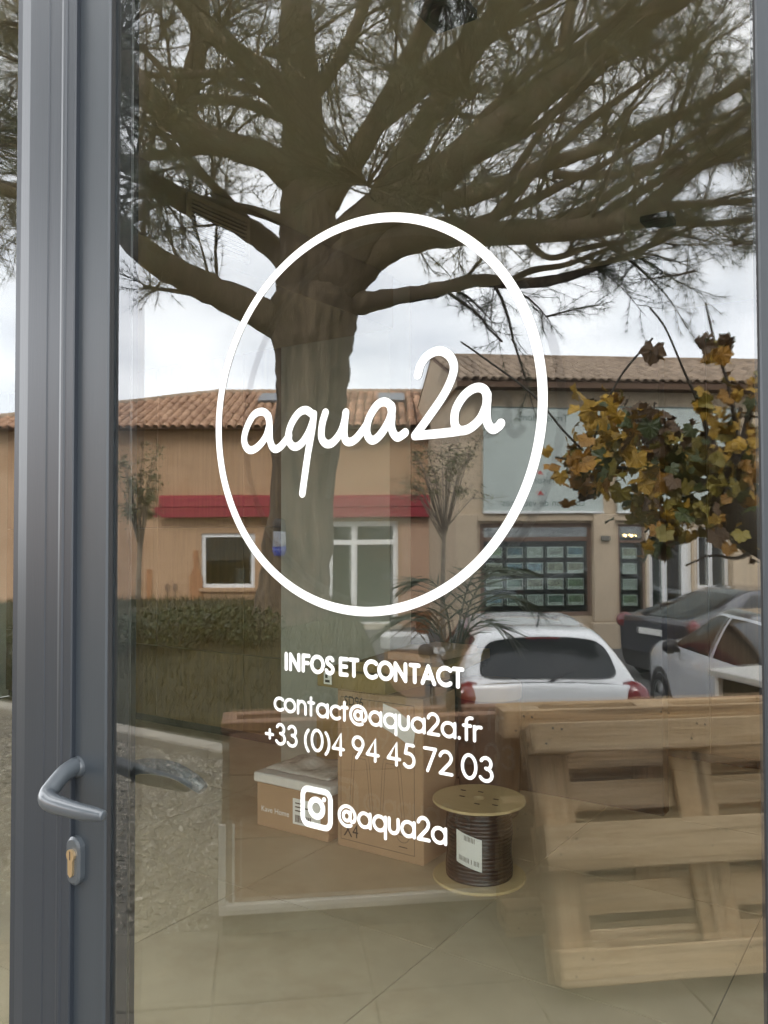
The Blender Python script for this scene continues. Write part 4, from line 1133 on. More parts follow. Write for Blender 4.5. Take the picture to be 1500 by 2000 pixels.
def young_tree(label, base_px, v_, fork_py, spread, top_py, gz, nl):
    s_ = st(base_px, 1150, v_); base = STREET @ Matrix.Translation((s_.x, v_, gz)); t = thing('young_tree', label, 'tree', base, 'slender young street trees')
    zf = st(base_px, fork_py, v_).z; zt = st(base_px, top_py, v_).z; sp = spread * v_ / FOCAL
    m_sb = mat('young_bark', (.24, .20, .15), rough=.9, var=.2, scale=20)
    b = MB(STREET); b.tube([(s_.x, v_, gz - .05), (s_.x + .03, v_, (gz + zf) / 2), (s_.x, v_, zf)], [.045, .04, .032], 9); part('trunk', b, m_sb, t, smooth=True)
    tips = []; bb = MB(STREET)
    for k in range(26):
        an = R_.uniform(0, 2 * PI); rr2 = R_.uniform(.4, 1.0) * sp; up = R_.uniform(.15, 1.0)
        e = Vector((s_.x + rr2 * math.cos(an), v_ + rr2 * math.sin(an), zf + up * (zt - zf) + .1)); m1 = Vector((s_.x, v_, zf)).lerp(e, .5) + Vector((0, 0, .15 * (zt - zf)))
        st0 = Vector((s_.x, v_, zf - R_.uniform(0, .25)))
        bb.tube([st0, m1, e], [.014, .008, .0025], 5, caps=False)
        for q in range(5):
            f_ = m1.lerp(e, R_.random()); g_ = f_ + Vector((R_.gauss(0, .3), R_.gauss(0, .3), R_.gauss(.1, .2))) * sp * .5
            bb.tube([f_, g_], [.006, .002], 4, caps=False); tips.append((STREET @ f_, STREET @ g_))
    part('branchlet', bb, m_sb, t)
    LV = []
    for (f_, g_) in tips:
        n_ = nl; P = np.array(f_)[None] + (np.array(g_ - f_))[None] * rng.random((n_, 1)) + rng.normal(size=(n_, 3)) * .05
        a = rng.normal(size=(n_, 3)); a /= np.linalg.norm(a, axis=1)[:, None]; b_ = np.cross(a, rng.normal(size=(n_, 3))); b_ /= np.linalg.norm(b_, axis=1)[:, None]
        LV.append(np.stack([P - a * .032, P + b_ * .010, P + a * .032, P - b_ * .010], 1).reshape(-1, 3))
    tris_object('crown', np.concatenate(LV), m_pale_leaf, t, base, per=4)


young_tree('slender young tree with thin leaves between the two houses', 868, 13.0, 1030, 120, 850, PARK, 9)
young_tree('slender young tree with thin leaves at the awning end', 272, 12.2, 1060, 66, 880, PARK, 12)

# ------------------------------------------------------------------ plane tree with yellow leaves on the right
PV = 4.6
pt_base = STREET @ st(1640, 1100, PV); 
ptr = thing('plane_tree', 'pollarded plane tree with yellow and brown autumn leaves', 'tree', Matrix.Translation((pt_base.x, pt_base.y, PARK)))
m_dark_bark = mat('plane_bark', (.02, .016, .012), rough=.95, col2=(.05, .042, .032), scale=8, bump=1.2)
def pp(L): return limb_pts(L)
b = MB(); p, r_ = pp([(1640, 1980, PV, 150), (1640, 1500, PV, 130), (1630, 1200, PV, 125), (1600, 1100, PV, 130)]); p[0].z = PARK - .05; b.tube(p, r_, 14); part('trunk', b, m_dark_bark, ptr, smooth=True)
for k, L in enumerate([[(1620, 1150, PV, 120), (1540, 1080, PV, 104), (1470, 1035, PV, 96), (1420, 985, PV, 70), (1400, 960, PV, 44)],
                       [(1440, 1010, PV, 30), (1410, 940, PV - .1, 22), (1445, 880, PV - .1, 18), (1470, 780, PV, 12), (1490, 690, PV, 8)],
                       [(1430, 990, PV, 22), (1395, 900, PV, 14), (1370, 800, PV, 8), (1335, 720, PV, 5), (1300, 640, PV, 3.5), (1270, 600, PV, 3)],
                       [(1450, 960, PV, 20), (1440, 860, PV, 13), (1425, 760, PV, 8), (1400, 680, PV, 6), (1378, 590, PV, 4)],
                       [(1410, 970, PV, 16), (1330, 920, PV, 11), (1230, 915, PV, 8), (1150, 905, PV, 5), (1085, 892, PV, 3)],
                       [(1140, 880, PV, 4), (1100, 840, PV, 4.5), (1040, 770, PV + .2, 4.5), (960, 710, PV + .4, 3.5), (900, 668, PV + .6, 2.5)],
                       [(1150, 890, PV, 4), (1180, 800, PV, 3.5), (1215, 730, PV, 3), (1275, 660, PV, 2.5)],
                       [(1480, 1070, PV, 14), (1440, 1090, PV, 8), (1390, 1085, PV, 5), (1340, 1105, PV, 3)],
                       [(1420, 985, PV, 14), (1350, 1000, PV, 9), (1290, 1015, PV, 5), (1260, 1040, PV, 3)]]):
    p, r_ = pp(L); b = MB(); b.tube(p, [max(x, .0025) for x in r_], 9 if L[0][3] > 50 else 6); part('limb', b, m_dark_bark, ptr, smooth=True)
m_leaf = [mat('leaf_gold', (.34, .20, .013), rough=.55, var=.2, scale=14, objrand=.15), mat('leaf_amber', (.26, .125, .010), rough=.55, var=.25, scale=14, objrand=.15),
          mat('leaf_olive', (.17, .135, .015), rough=.55, var=.2, scale=14, objrand=.15), mat('leaf_green', (.04, .058, .012), rough=.5, var=.2, scale=14, objrand=.15), mat('leaf_brown', (.07, .038, .014), rough=.6, var=.25, scale=14, objrand=.15)]
out = []
for k, (an, r2) in enumerate(((-90, .30), (-65, .62), (-42, .84), (-24, .70), (-4, .78), (16, .98), (32, .78), (50, .80), (66, .92), (78, .88), (90, 1.08), (102, .88), (114, .92), (130, .80), (148, .78), (164, .98), (184, .78), (204, .70), (222, .84), (245, .62))):
    r2 = r2 - .10 * max(0, .85 - r2) * 2; out.append((r2 * math.cos(rad(an)), r2 * math.sin(rad(an)), .05 * math.sin(k * 2.4) - .10 * r2 * r2))
lm = []
for m_ in m_leaf:
    vv = [(0, .05, .03)] + out; n = len(out); lm.append(to_mesh('leaf', vv, [(0, 1 + i, 1 + (i + 1) % n) for i in range(n)], m_))
clusters = [(1180, 780, 3, 0, 26), (1160, 830, 7, 0, 40), (1205, 840, 7, 0, 40), (1235, 880, 7, 2, 44), (1120, 905, 7, 1, 34), (1140, 940, 7, 1, 36), (1175, 925, 7, 0, 36), (1195, 900, 6, 2, 36), (1250, 800, 4, 4, 24),
            (1290, 830, 7, 4, 40), (1320, 850, 6, 4, 36), (1270, 910, 7, 0, 40), (1310, 895, 6, 2, 44), (1345, 900, 7, 3, 44), (1385, 880, 7, 2, 46), (1420, 900, 7, 0, 44), (1460, 870, 8, 0, 44), (1475, 920, 8, 1, 44), (1440, 950, 8, 2, 44),
            (1385, 945, 8, 3, 44), (1325, 955, 8, 2, 44), (1275, 970, 6, 0, 36), (1240, 985, 6, 2, 36), (1295, 1005, 6, 0, 34), (1345, 1000, 6, 0, 34), (1395, 1000, 7, 2, 36), (1440, 1010, 6, 1, 34), (1290, 1050, 6, 3, 32), (1265, 1065, 3, 2, 20),
            (1320, 1035, 4, 2, 26), (1475, 980, 7, 2, 40), (1395, 690, 4, 1, 20), (1380, 665, 2, 4, 14), (1415, 668, 2, 4, 12), (1275, 682, 2, 4, 8), (1375, 790, 3, 0, 20), (1450, 770, 5, 1, 34), (1480, 810, 5, 1, 34), (1480, 740, 4, 0, 28), (1420, 830, 4, 0, 34), (1480, 1070, 5, 1, 34), (1400, 1040, 3, 4, 20)]
for (px, py, n, ci, sp) in clusters:
    for k in range(n + (2 if n > 5 else 0)):
        v_ = PV + R_.uniform(-.25, .25); c = STREET @ st(px + R_.gauss(0, sp * .62), py + R_.gauss(0, sp * .6), v_)
        sc = R_.uniform(.042, .085)
        rot = Matrix.Rotation(PI - YAW + R_.gauss(0, .7), 4, 'Z') @ Matrix.Rotation(PI / 2 + R_.gauss(0, .6), 4, 'X') @ Matrix.Rotation(PI + R_.gauss(0, .7), 4, 'Z')
        mi = ci if R_.random() < .6 else R_.randrange(5)
        link('leaf', lm[mi], WORLD_M[ptr].inverted() @ (Matrix.Translation(c) @ rot @ Matrix.Scale(sc, 4)), ptr)

# the finer leaves between them, too many to pick apart
FV = [[] for _ in range(5)]; base_leaf = np.array([(0, .05, .03)] + out); nl_ = len(out)
for (px, py, n, ci, sp) in clusters:
    for k in range(int(n * 2.6)):
        c = STREET @ st(px + R_.gauss(0, sp * .6), py + R_.gauss(0, sp * .58), PV + R_.uniform(-.3, .35)); sc = R_.uniform(.022, .06)
        A = np.array((Matrix.Rotation(R_.uniform(0, 2 * PI), 3, 'Z') @ Matrix.Rotation(PI / 2 + R_.gauss(0, .7), 3, 'X') @ Matrix.Rotation(PI + R_.gauss(0, .8), 3, 'Z')))
        curl = base_leaf.copy(); curl[:, 2] += R_.uniform(-.5, .5) * curl[:, 0] ** 2 + R_.uniform(-.4, .4) * curl[:, 1] ** 2
        W = curl @ A.T * sc + np.array(c); mi = ci if R_.random() < .6 else R_.randrange(5)
        FV[mi].append(np.stack([np.repeat(W[:1], nl_, 0), W[1:], np.roll(W[1:], -1, 0)], 1).reshape(-1, 3))
fm = np.concatenate([np.full(sum(len(x) for x in FV[q]) // 3, q) for q in range(5)])
fo_ = tris_object('foliage', np.concatenate([x for q in range(5) for x in FV[q]]), m_leaf, ptr, WORLD_M[ptr], mi=fm); fo_['kind'] = 'stuff'

# ------------------------------------------------------------------ houses across the car park
m_orange = mat('ochre_render', (0.41, 0.265, 0.16), rough=.92, stain=(.8, .85, .5), var=.06, scale=1.5, bump=.1, bscale=40)
m_cream = mat('cream_render', (0.50, 0.40, 0.285), rough=.92, var=.05, scale=1.5, bump=.1, bscale=40)
m_pinkw = mat('pink_render', (0.45, 0.30, 0.21), rough=.92, var=.05, scale=1.5, bump=.1, bscale=40)
m_rt = mat('roof_tile', (0.25, 0.13, 0.075), rough=.9, col2=(.47, .29, .18), scale=2.2, objrand=.35, bump=.2)
m_rt2 = mat('roof_tile_weathered', (0.20, 0.145, 0.10), rough=.9, col2=(.33, .25, .18), scale=3, objrand=.28, bump=.2)
m_under = mat('roof_underlay', (0.12, 0.075, 0.05), rough=.95)
m_wframe = mat('white_window_frame', (.74, .74, .72), rough=.5)
m_red = mat('red_awning', (.25, .028, .038), rough=.75, var=.08, scale=4)
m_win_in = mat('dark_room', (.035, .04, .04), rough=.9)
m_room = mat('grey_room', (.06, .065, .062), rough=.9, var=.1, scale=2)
m_sign = mat('pale_sign_board', (.44, .49, .46), rough=.4, var=.03, scale=2)
m_signtxt = mat('sign_lettering', (.12, .16, .15), rough=.6)
m_signred = mat('sign_red', (.5, .05, .04), rough=.6)
m_brownf = mat('brown_shop_frame', (.16, .10, .07), rough=.6)
m_hglass = glass_mat('house_glass', .10, (.85, .9, .88))


def house_frame(px, v_, rot):          # local x: to the right when facing the house from the shop; y: away
    s_ = st(px, 1043, v_); return STREET @ Matrix.Translation((s_.x, v_, PARK)) @ Matrix.Rotation(rad(rot), 4, 'Z')


def loc(M, px, py, off=0.0):           # where the mirrored sight line meets the house front (local x, z)
    r = ray(px, py); d = Vector((r.x, -r.y, r.z)); o = Vector((CAM.x, -CAM.y, CAM.z))
    I = M.inverted(); lo = I @ o; ld = (I.to_3x3() @ d); t = (off - lo.y) / ld.y; p = lo + ld * t
    return p.x, p.z


def tile_mesh(name, m, L=.40, r=.085):
    v = []; f = []; n = 6
    for j, (y, s_) in enumerate(((0, 1.0), (L, .86))):
        for k in range(n + 1):
            a = PI * k / n; v.append((r * s_ * math.cos(a), y, r * s_ * math.sin(a) * .85 + (.0 if j == 0 else -.012)))
    k0 = n + 1
    for k in range(n): f.append((k, k + 1, k0 + k + 1, k0 + k))
    i0 = len(v)
    for k in range(n + 1):
        a = PI * k / n; v.append(((r - .014) * math.cos(a), 0, (r - .014) * math.sin(a) * .85))
    for k in range(n): f.append((k + 1, k, i0 + k, i0 + k + 1))
    return to_mesh(name, v, f, m)


def tiled_slope(roof, M, x0, x1, yl, zl, yh, zh, me, pitch, limit, inside=None, m_rest=None):
    """rows of half-round tiles from the eave line (yl, zl) up to the ridge (yh, zh)"""
    run = math.hypot(yh - yl, zh - zl); al = math.atan2(zh - zl, yh - yl); rows = int(run / .30) + 1; cols = int((x1 - x0) / pitch)
    base = WORLD_M[roof]; k = 0; rest = MB(base)
    for c in range(cols):
        for r2 in range(rows):
            d = r2 * .30; x = x0 + (c + .5) * pitch
            if inside and not inside(x, d / run): continue
            ML = Matrix.Translation((x + random.uniform(-.012, .012), yl + d * math.cos(al), zl + d * math.sin(al) + .02)) @ Matrix.Rotation(al + .03, 4, 'X') @ Matrix.Rotation(random.uniform(-.05, .05), 4, 'Z')
            if k < limit: link('roof_tile', me, base.inverted() @ M @ ML, roof)
            else:
                T_ = base.inverted() @ M @ ML; rest.add([tuple(v.co) for v in me.vertices], [tuple(p.vertices) for p in me.polygons], 0, T_)
            k += 1
    if len(rest.v): part('roof_tiles', rest, m_rest, roof)['kind'] = 'stuff'


# ---- ochre house
HV = 21.6
HM = house_frame(560, HV, 0)
ho = thing('ochre_house', 'low ochre house with red awning and hipped tile roof', 'house', HM)
# local x grows to the image's left
xl, _ = loc(HM, -110, 1000); xr, _ = loc(HM, 905, 1000)
_, ze = loc(HM, 560, 838); win = (*loc(HM, 498, 1148), *loc(HM, 395, 1042)); dr = (*loc(HM, 778, 1216), *loc(HM, 640, 1018))
ze = ze + .12
def wall_with_holes(M, x0, x1, z0, z1, holes, y0, y1, m, parent, name='wall'):
    xs = sorted({x0, x1, *[h[0] for h in holes], *[h[2] for h in holes]}); zs = sorted({z0, z1, *[h[1] for h in holes], *[h[3] for h in holes]})
    b = MB(M)
    def solid(i, j):
        if i < 0 or j < 0 or i >= len(xs) - 1 or j >= len(zs) - 1: return False
        cx, cz = (xs[i] + xs[i + 1]) / 2, (zs[j] + zs[j + 1]) / 2
        return not any(h[0] < cx < h[2] and h[1] < cz < h[3] for h in holes)
    for i in range(len(xs) - 1):
        for j in range(len(zs) - 1):
            if not solid(i, j): continue
            a, c, e, g_ = xs[i], xs[i + 1], zs[j], zs[j + 1]
            b.quad((a, y0, e), (c, y0, e), (c, y0, g_), (a, y0, g_)); b.quad((c, y1, e), (a, y1, e), (a, y1, g_), (c, y1, g_))
            if not solid(i - 1, j): b.quad((a, y1, e), (a, y0, e), (a, y0, g_), (a, y1, g_))
            if not solid(i + 1, j): b.quad((c, y0, e), (c, y1, e), (c, y1, g_), (c, y0, g_))
            if not solid(i, j - 1): b.quad((a, y0, e), (a, y1, e), (c, y1, e), (c, y0, e))
            if not solid(i, j + 1): b.quad((a, y0, g_), (c, y0, g_), (c, y1, g_), (a, y1, g_))
    return part(name, b, m, parent)


dr = (dr[0], 0.0, dr[2], dr[3])
wall_with_holes(HM, xr, xl, -.1, ze, [win, dr], 0, .3, m_orange, ho)
b = MB(HM); b.box((xr, .301, -.1), (xr + .3, 7, ze)); b.box((xl - .3, .301, -.1), (xl, 7, ze)); b.box((xr, 7.001, -.1), (xl, 7.3, ze)); part('wall', b, m_orange, ho)
# pink-beige wall strip right of the door
p0, _ = loc(HM, 893, 1000); p1, _ = loc(HM, 784, 1000); _, pz = loc(HM, 800, 1012)
b = MB(HM); b.box((p0, -.05, -.1), (p1, -.001, pz)); part('wall_panel', b, m_pinkw, ho)


def window_unit(M, rect, parent, mullions=(), transoms=(), fw=.07, room=m_room, mf=m_wframe, y=.10, depth=1.2, name='window'):
    x0, z0, x1, z1 = rect
    b = MB(M)
    for (a, c, e, g_) in ((x0, x0 + fw, z0, z1), (x1 - fw, x1, z0, z1), (x0 + fw, x1 - fw, z0, z0 + fw), (x0 + fw, x1 - fw, z1 - fw, z1)): b.box((a, y - .05, e), (c, y, g_), bev=.004)
    for t in mullions: b.box((x0 + t * (x1 - x0) - fw * .6, y - .055, z0 + fw), (x0 + t * (x1 - x0) + fw * .6, y - .001, z1 - fw), bev=.004)
    for t in transoms: b.box((x0 + fw, y - .052, z0 + t * (z1 - z0) - fw * .5), (x1 - fw, y - .002, z0 + t * (z1 - z0) + fw * .5), bev=.004)
    w_ = part(name, b, mf, parent)
    b = MB(M); b.box((x0 + fw * .5, y - .03, z0 + fw * .5), (x1 - fw * .5, y - .024, z1 - fw * .5)); part('pane', b, m_hglass, w_)
    b = MB(M); b.quad((x0, y + depth, z0), (x1, y + depth, z0), (x1, y + depth, z1), (x0, y + depth, z1))
    b.quad((x0, y, z0), (x0, y + depth, z0), (x0, y + depth, z1), (x0, y, z1)); b.quad((x1, y, z0), (x1, y + depth, z0), (x1, y + depth, z1), (x1, y, z1))
    b.quad((x0, y, z0), (x1, y, z0), (x1, y + depth, z0), (x0, y + depth, z0)); b.quad((x0, y, z1), (x1, y, z1), (x1, y + depth, z1), (x0, y + depth, z1)); part('room', b, room, w_)
    return w_


w_ = window_unit(HM, win, ho, fw=.10, room=m_room)
b = MB(HM); b.box((win[0] - .06, -.10, win[1] - .10), (win[2] + .06, -.001, win[1] - .01), bev=.01); part('sill', b, m_orange, w_)
lx0, lz0 = loc(HM, 492, 1142); lx1, lz1 = loc(HM, 432, 1102); cxl = (lx0 + lx1) / 2 - .1
b = MB(HM @ Matrix.Translation((cxl, .55, win[1]))); b.lathe([(.42, .02), (.40, .1), (.24, .48), (.0, .49)], 20); part('lamp_shade', b, m_black, w_)
window_unit(HM, dr, ho, mullions=(.62,), transoms=(.80,), fw=.13, name='door', room=mat('pale_room', (.20, .21, .18), rough=.9, var=.1, scale=2))
b = MB(HM); b.box((dr[0] - .1, -.5, -.02), (dr[2] + .3, -.001, .09), bev=.01); part('step', b, m_kerb, ho)
# awning: cassette and rolled valance
ax0, az1 = loc(HM, 862, 967, -.25); ax1, az0 = loc(HM, 312, 990, -.25); _, azv = loc(HM, 500, 1010, -.25)
b = MB(HM); b.prism([(-.001, az1 + .02), (-.22, az1), (-.30, az1 - .05), (-.32, az0), (-.28, az0 - .02), (-.001, az0 - .02)], 'x', ax0, ax1); aw = part('awning', b, m_red, ho)
b = MB(HM); b.box((ax0 + .03, -.30, azv), (ax1 + .12, -.285, az0 - .005)); part('valance', b, m_red, aw)
# bottle and cutlery silhouettes on the wall
m_sil = mat('brown_wall_figure', (.33, .16, .075), rough=.8, var=.1, scale=5)
bx, bz0 = loc(HM, 384, 1178); _, bz1 = loc(HM, 384, 1075); h_ = bz1 - bz0
b = MB(HM @ Matrix.Translation((bx, -.001, bz0))); b.prism([(-.16, 0), (.16, 0), (.17, h_ * .48), (.06, h_ * .68), (.055, h_), (-.055, h_), (-.06, h_ * .68), (-.17, h_ * .48)], 'y', -.04, 0); part('bottle_figure', b, m_sil, ho)
m_sil2 = mat('grey_wall_figure', (.18, .12, .08), rough=.8)
for px in (328, 343):
    fx, fz0 = loc(HM, px, 1172); _, fz1 = loc(HM, px, 1140)
    b = MB(HM @ Matrix.Translation((fx, -.001, fz0))); hh2 = fz1 - fz0; b.prism([(-.015, 0), (.015, 0), (.015, hh2 * .5), (.055, hh2 * .65), (.055, hh2 * .85), (.02, hh2), (-.02, hh2), (-.055, hh2 * .85), (-.055, hh2 * .65), (-.015, hh2 * .5)], 'y', -.03, 0); part('cutlery_figure', b, m_sil2, ho)
fx, fz0 = loc(HM, 292, 1172); _, fz1 = loc(HM, 292, 1112)
b = MB(HM); b.box((fx - .07, -.03, fz0), (fx + .07, -.001, fz1), bev=.01); part('jar_figure', b, m_sil, ho)
# roof: front slope with hips
yr = 3.55; rid_x1, rid_z = loc(HM, 425, 770, yr); zl = ze - .16; yl = -.45
b = MB(HM); eL, eR = xl + .45, xr - .2; yb_ = 7.5
vsx = [(eR, yl, zl), (eL, yl, zl), (eL, yb_, zl), (eR, yb_, zl), (eR, yr, rid_z), (rid_x1, yr, rid_z)]
b.add(vsx, [(0, 1, 5, 4), (1, 2, 5), (2, 3, 4, 5), (3, 0, 4), (0, 3, 2, 1)]); roof = part('roof', b, m_under, ho)
slope_in = lambda x, t: x < eL + (rid_x1 - eL) * t - .05
tiled_slope(roof, HM, eR, eL, yl, zl, yr, rid_z, tile_mesh('roof_tile', m_rt, r=.105), .235, 300, slope_in, m_rt)
b = MB(HM); b.tube([(eR, yr, rid_z + .03), (rid_x1, yr, rid_z + .03)], .11, 10); b.tube([(rid_x1, yr, rid_z + .03), (eL, yl, zl + .06)], .11, 10); part('ridge_cap', b, m_rt2, roof)
skx, skz = loc(HM, 533, 785, 2.6)
for px in (533, 765):
    sx_, sz_ = loc(HM, px, 792, 2.4); al = math.atan2(rid_z - zl, yr - yl); zr = zl + (2.4 - yl) * math.tan(al)
    MS = HM @ Matrix.Translation((sx_, 2.4, zr + .10)) @ Matrix.Rotation(al, 4, 'X')
    b = MB(MS); b.box((-.38, -.45, -.02), (.38, .45, .09), bev=.02); sk = part('skylight', b, mat('zinc', (.16, .17, .18), rough=.4, metal=.5), roof)

# ---- cream shop building
SV = 17.3
SM = house_frame(900, SV, -5.5)
sh_ = thing('cream_shop_building', 'cream shop building with pale sign boards over its display windows', 'building', SM)
x_c, _ = loc(SM, 898, 1000); xR, _ = loc(SM, 1780, 1000); _, zE = loc(SM, 1000, 752); zE += .10
w1 = (loc(SM, 1158, 1100)[0], loc(SM, 1000, 1206)[1], loc(SM, 938, 1100)[0], loc(SM, 1000, 1022)[1])
w2 = (loc(SM, 1262, 1100)[0], loc(SM, 1230, 1225)[1], loc(SM, 1209, 1100)[0], loc(SM, 1230, 1024)[1])
d2 = (loc(SM, 1352, 1100)[0], 0.0, loc(SM, 1268, 1100)[0], loc(SM, 1300, 1024)[1])
w3 = (loc(SM, 1424, 1100)[0], loc(SM, 1400, 1150)[1], loc(SM, 1362, 1100)[0], loc(SM, 1400, 1030)[1])
wall_with_holes(SM, xR, x_c, -.1, zE, [w1, w2, d2, w3], 0, .3, m_cream, sh_)
b = MB(SM); b.box((x_c - .3, .301, -.1), (x_c, 6.2, zE)); b.box((xR, .301, -.1), (xR + .3, 6.2, zE)); b.box((xR + .301, 5.9, -.1), (x_c - .301, 6.2, zE)); part('wall', b, m_cream, sh_)
b = MB(SM); pass
W1 = window_unit(SM, w1, sh_, mullions=(), transoms=(.83,), fw=.09, mf=m_brownf, room=m_win_in, name='display_window')
W2 = window_unit(SM, w2, sh_, transoms=(.83,), fw=.05, mf=m_brownf, room=m_win_in, name='display_window')
window_unit(SM, d2, sh_, mullions=(.16, .62), fw=.09, name='door', room=m_win_in)
window_unit(SM, w3, sh_, mullions=(.55,), fw=.07, name='display_window', room=m_win_in)
# property cards in the display windows
def card_mat(k):
    c = [(.10, .16, .20), (.16, .20, .12), (.24, .22, .17), (.09, .13, .10), (.20, .25, .32), (.30, .30, .28)][k]
    return mat('card_photo_%s' % 'abcdef'[k], c, rough=.4, col2=tuple(min(.8, x * 2.6) for x in c), scale=9, objrand=.2)
cw, ch = .34, .21
cb_ = MB(); cb_.box((-cw / 2, -.006, -ch / 2), (cw / 2, .004, ch / 2))
card_me = [to_mesh('card_photo', *(lambda q: (q.v, q.f))((lambda q: q.box((-cw / 2 + .02, -.009, -ch / 2 + .06), (cw / 2 - .02, -.0062, ch / 2 - .02)))(MB())), card_mat(k)) for k in range(6)]
card_b = to_mesh('property_card', cb_.v, cb_.f, m_paper)
def cards(Wp, rect, cols, rows, zt):
    x0, z0, x1, z1 = rect; px_ = (x1 - x0 - .2) / cols
    for r2 in range(rows):
        zc = z1 - zt - r2 * .338
        b = MB(SM); b.box((x0 + .1, .142, zc + .13), (x1 - .1, .165, zc + .165)); part('card_rail', b, m_gap, Wp)
        for c in range(cols):
            xc = x0 + .1 + px_ * (c + .5); MLc = WORLD_M[Wp].inverted() @ SM @ Matrix.Translation((xc, .15, zc)) @ Matrix.Diagonal((px_ / .43, 1, 1.12, 1))
            link('property_card', card_b, MLc, Wp); link('property_card', card_me[R_.randrange(6)], MLc, Wp)
cards(W1, w1, 5, 4, .62); cards(W2, w2, 1, 4, .62)
m_bulb = mat('warm_bulb', (.9, .7, .4), emit=((1, .62, .25), 9.0))
for px in (1222, 1234, 1245):
    bx_, bz_ = loc(SM, px, 1046, .5); b = MB(SM @ Matrix.Translation((bx_, .5, bz_))); b.lathe([(0, -.035), (.03, -.02), (.036, 0), (.03, .02), (0, .035)], 10); part('lamp_bulb', b, m_bulb, W2, smooth=True)
# pilasters with plinths, string course and sign boards
for (pa_, pb_) in ((1162, 1204), (892, 934), (1432, 1470)):
    xa_, _ = loc(SM, pb_, 1100, -.16); xb2, _ = loc(SM, pa_, 1100, -.16); _, zt_ = loc(SM, pa_, 1004, -.16)
    b = MB(SM); b.box((xa_, -.16, .55), (xb2, -.001, zt_), bev=.02); b.box((xa_ - .06, -.22, -.05), (xb2 + .06, -.001, .549), bev=.03); part('pilaster', b, m_cream, sh_)
_, zs0 = loc(SM, 1000, 1018, -.1); _, zs1 = loc(SM, 1000, 1004, -.1)
b = MB(SM); b.box((xR, -.10, zs0), (x_c - .02, -.001, zs1), bev=.015); part('string_course', b, m_cream, sh_)
sgx = [(1180, 944), (1445, 1206)]
for k, (pa_, pb_) in enumerate(sgx):
    xa_, z0_ = loc(SM, pa_, 1000, -.12); xb2, z1_ = loc(SM, pb_, 796, -.12)
    b = MB(SM); b.box((xa_, -.12, z0_), (xb2, -.06, z1_), bev=.006); sg = part('sign_board', b, m_sign, sh_)
    b = MB(SM); b.box((xa_, -.17, z0_ - .03), (xb2, -.03, z0_ + .02), bev=.005); part('sign_ledge', b, m_wframe, sg)
    b = MB(SM); b.box((xa_, -.14, z1_), (xb2, -.03, z1_ + .02), bev=.004); part('sign_edge', b, m_signtxt, sg)
    if k == 0:
        for (txt, px, py, sz_) in (('Transactions', 1062, 822, .21), ('Maisons', 1062, 944, .21), ('Location de vacances', 1062, 988, .21)):
            tx, tz = loc(SM, px, py, -.125); text_obj('sign_lettering', txt, sz_, SM @ Matrix.Translation((tx, -.124, tz)) @ Matrix.Rotation(PI / 2, 4, 'X'), m_signtxt, sg, 'CENTER')
        for (px, py) in ((1055, 926), (1055, 966)):
            tx, tz = loc(SM, px, py, -.125); b = MB(SM); b.prism([(tx - .07, tz), (tx + .07, tz), (tx, tz + .09)], 'y', -.1245, -.1205); part('sign_mark', b, m_signred, sg)
lxp, lzp = loc(SM, 1184, 1052, -.2); b = MB(SM); b.box((lxp - .1, -.24, lzp - .06), (lxp + .1, -.161, lzp + .06), bev=.02); part('wall_lamp', b, m_plinth, sh_)
# roof
yr2 = 3.1; _, rz2 = loc(SM, 1000, 703, yr2); zl2 = zE - .10; yl2 = -.42
b = MB(SM); b.add([(xR, yl2, zl2), (x_c + .12, yl2, zl2), (x_c + .12, yr2, rz2), (xR, yr2, rz2), (x_c + .12, 6.6, zl2), (xR, 6.6, zl2), (xR, yl2, zl2 - .12), (x_c + .12, yl2, zl2 - .12), (xR, 0, zl2 - .12), (x_c + .12, 0, zl2 - .12)],
                  [(0, 3, 2, 1), (3, 5, 4, 2), (0, 1, 7, 6), (6, 7, 9, 8), ]); roof2 = part('roof', b, m_under, sh_)
b = MB(SM); b.prism([(yl2 + .02, zl2 - .11), (yl2 + .02, zl2 - .01), (yr2, rz2 - .012), (6.58, zl2 - .01), (6.58, zl2 - .11)], 'x', x_c - .3, x_c + .10); part('gable', b, m_cream, sh_)
tiled_slope(roof2, SM, xR + 1.2, x_c + .1, yl2 - .05, zl2, yr2, rz2, tile_mesh('roof_tile', m_rt2), .19, 300, None, m_rt2)
b = MB(SM); b.tube([(xR, yr2, rz2 + .03), (x_c + .12, yr2, rz2 + .03)], .10, 10); part('ridge_cap', b, m_rt2, roof2)
# white block with a terracotta pot in the car park
wb = STREET @ st(790, 1250, 12.6); wb.z = PARK
WBM = Matrix.Translation(wb) @ Matrix.Rotation(PI - YAW, 4, 'Z'); zt_ = st(790, 1237, 12.6).z - PARK
wbt = thing('white_block', 'white painted block in front of the glazed house door', 'block', WBM)
b = MB(WBM); b.box((-.36, -.25, zt_ - .22), (.36, .25, zt_), bev=.02); part('block_top', b, m_wframe, wbt)
b = MB(WBM); b.box((-.3, -.2, 0), (.3, .2, zt_ - .221)); part('block_base', b, m_pinkw, wbt)
pot = thing('terracotta_pot', 'terracotta pot standing on the white block', 'pot', WBM @ Matrix.Translation((-.28, 0, zt_)))
b = MB(WBM @ Matrix.Translation((-.28, 0, zt_ + .002))); b.lathe([(0, 0), (.09, 0), (.13, .25), (.145, .26), (.145, .31), (.12, .31), (.11, .26), (0, .25)], 20); part('pot_body', b, mat('terracotta', (.32, .13, .05), rough=.8, var=.1, scale=6), pot, smooth=True)
b = MB(STREET)
bp_ = wb; 

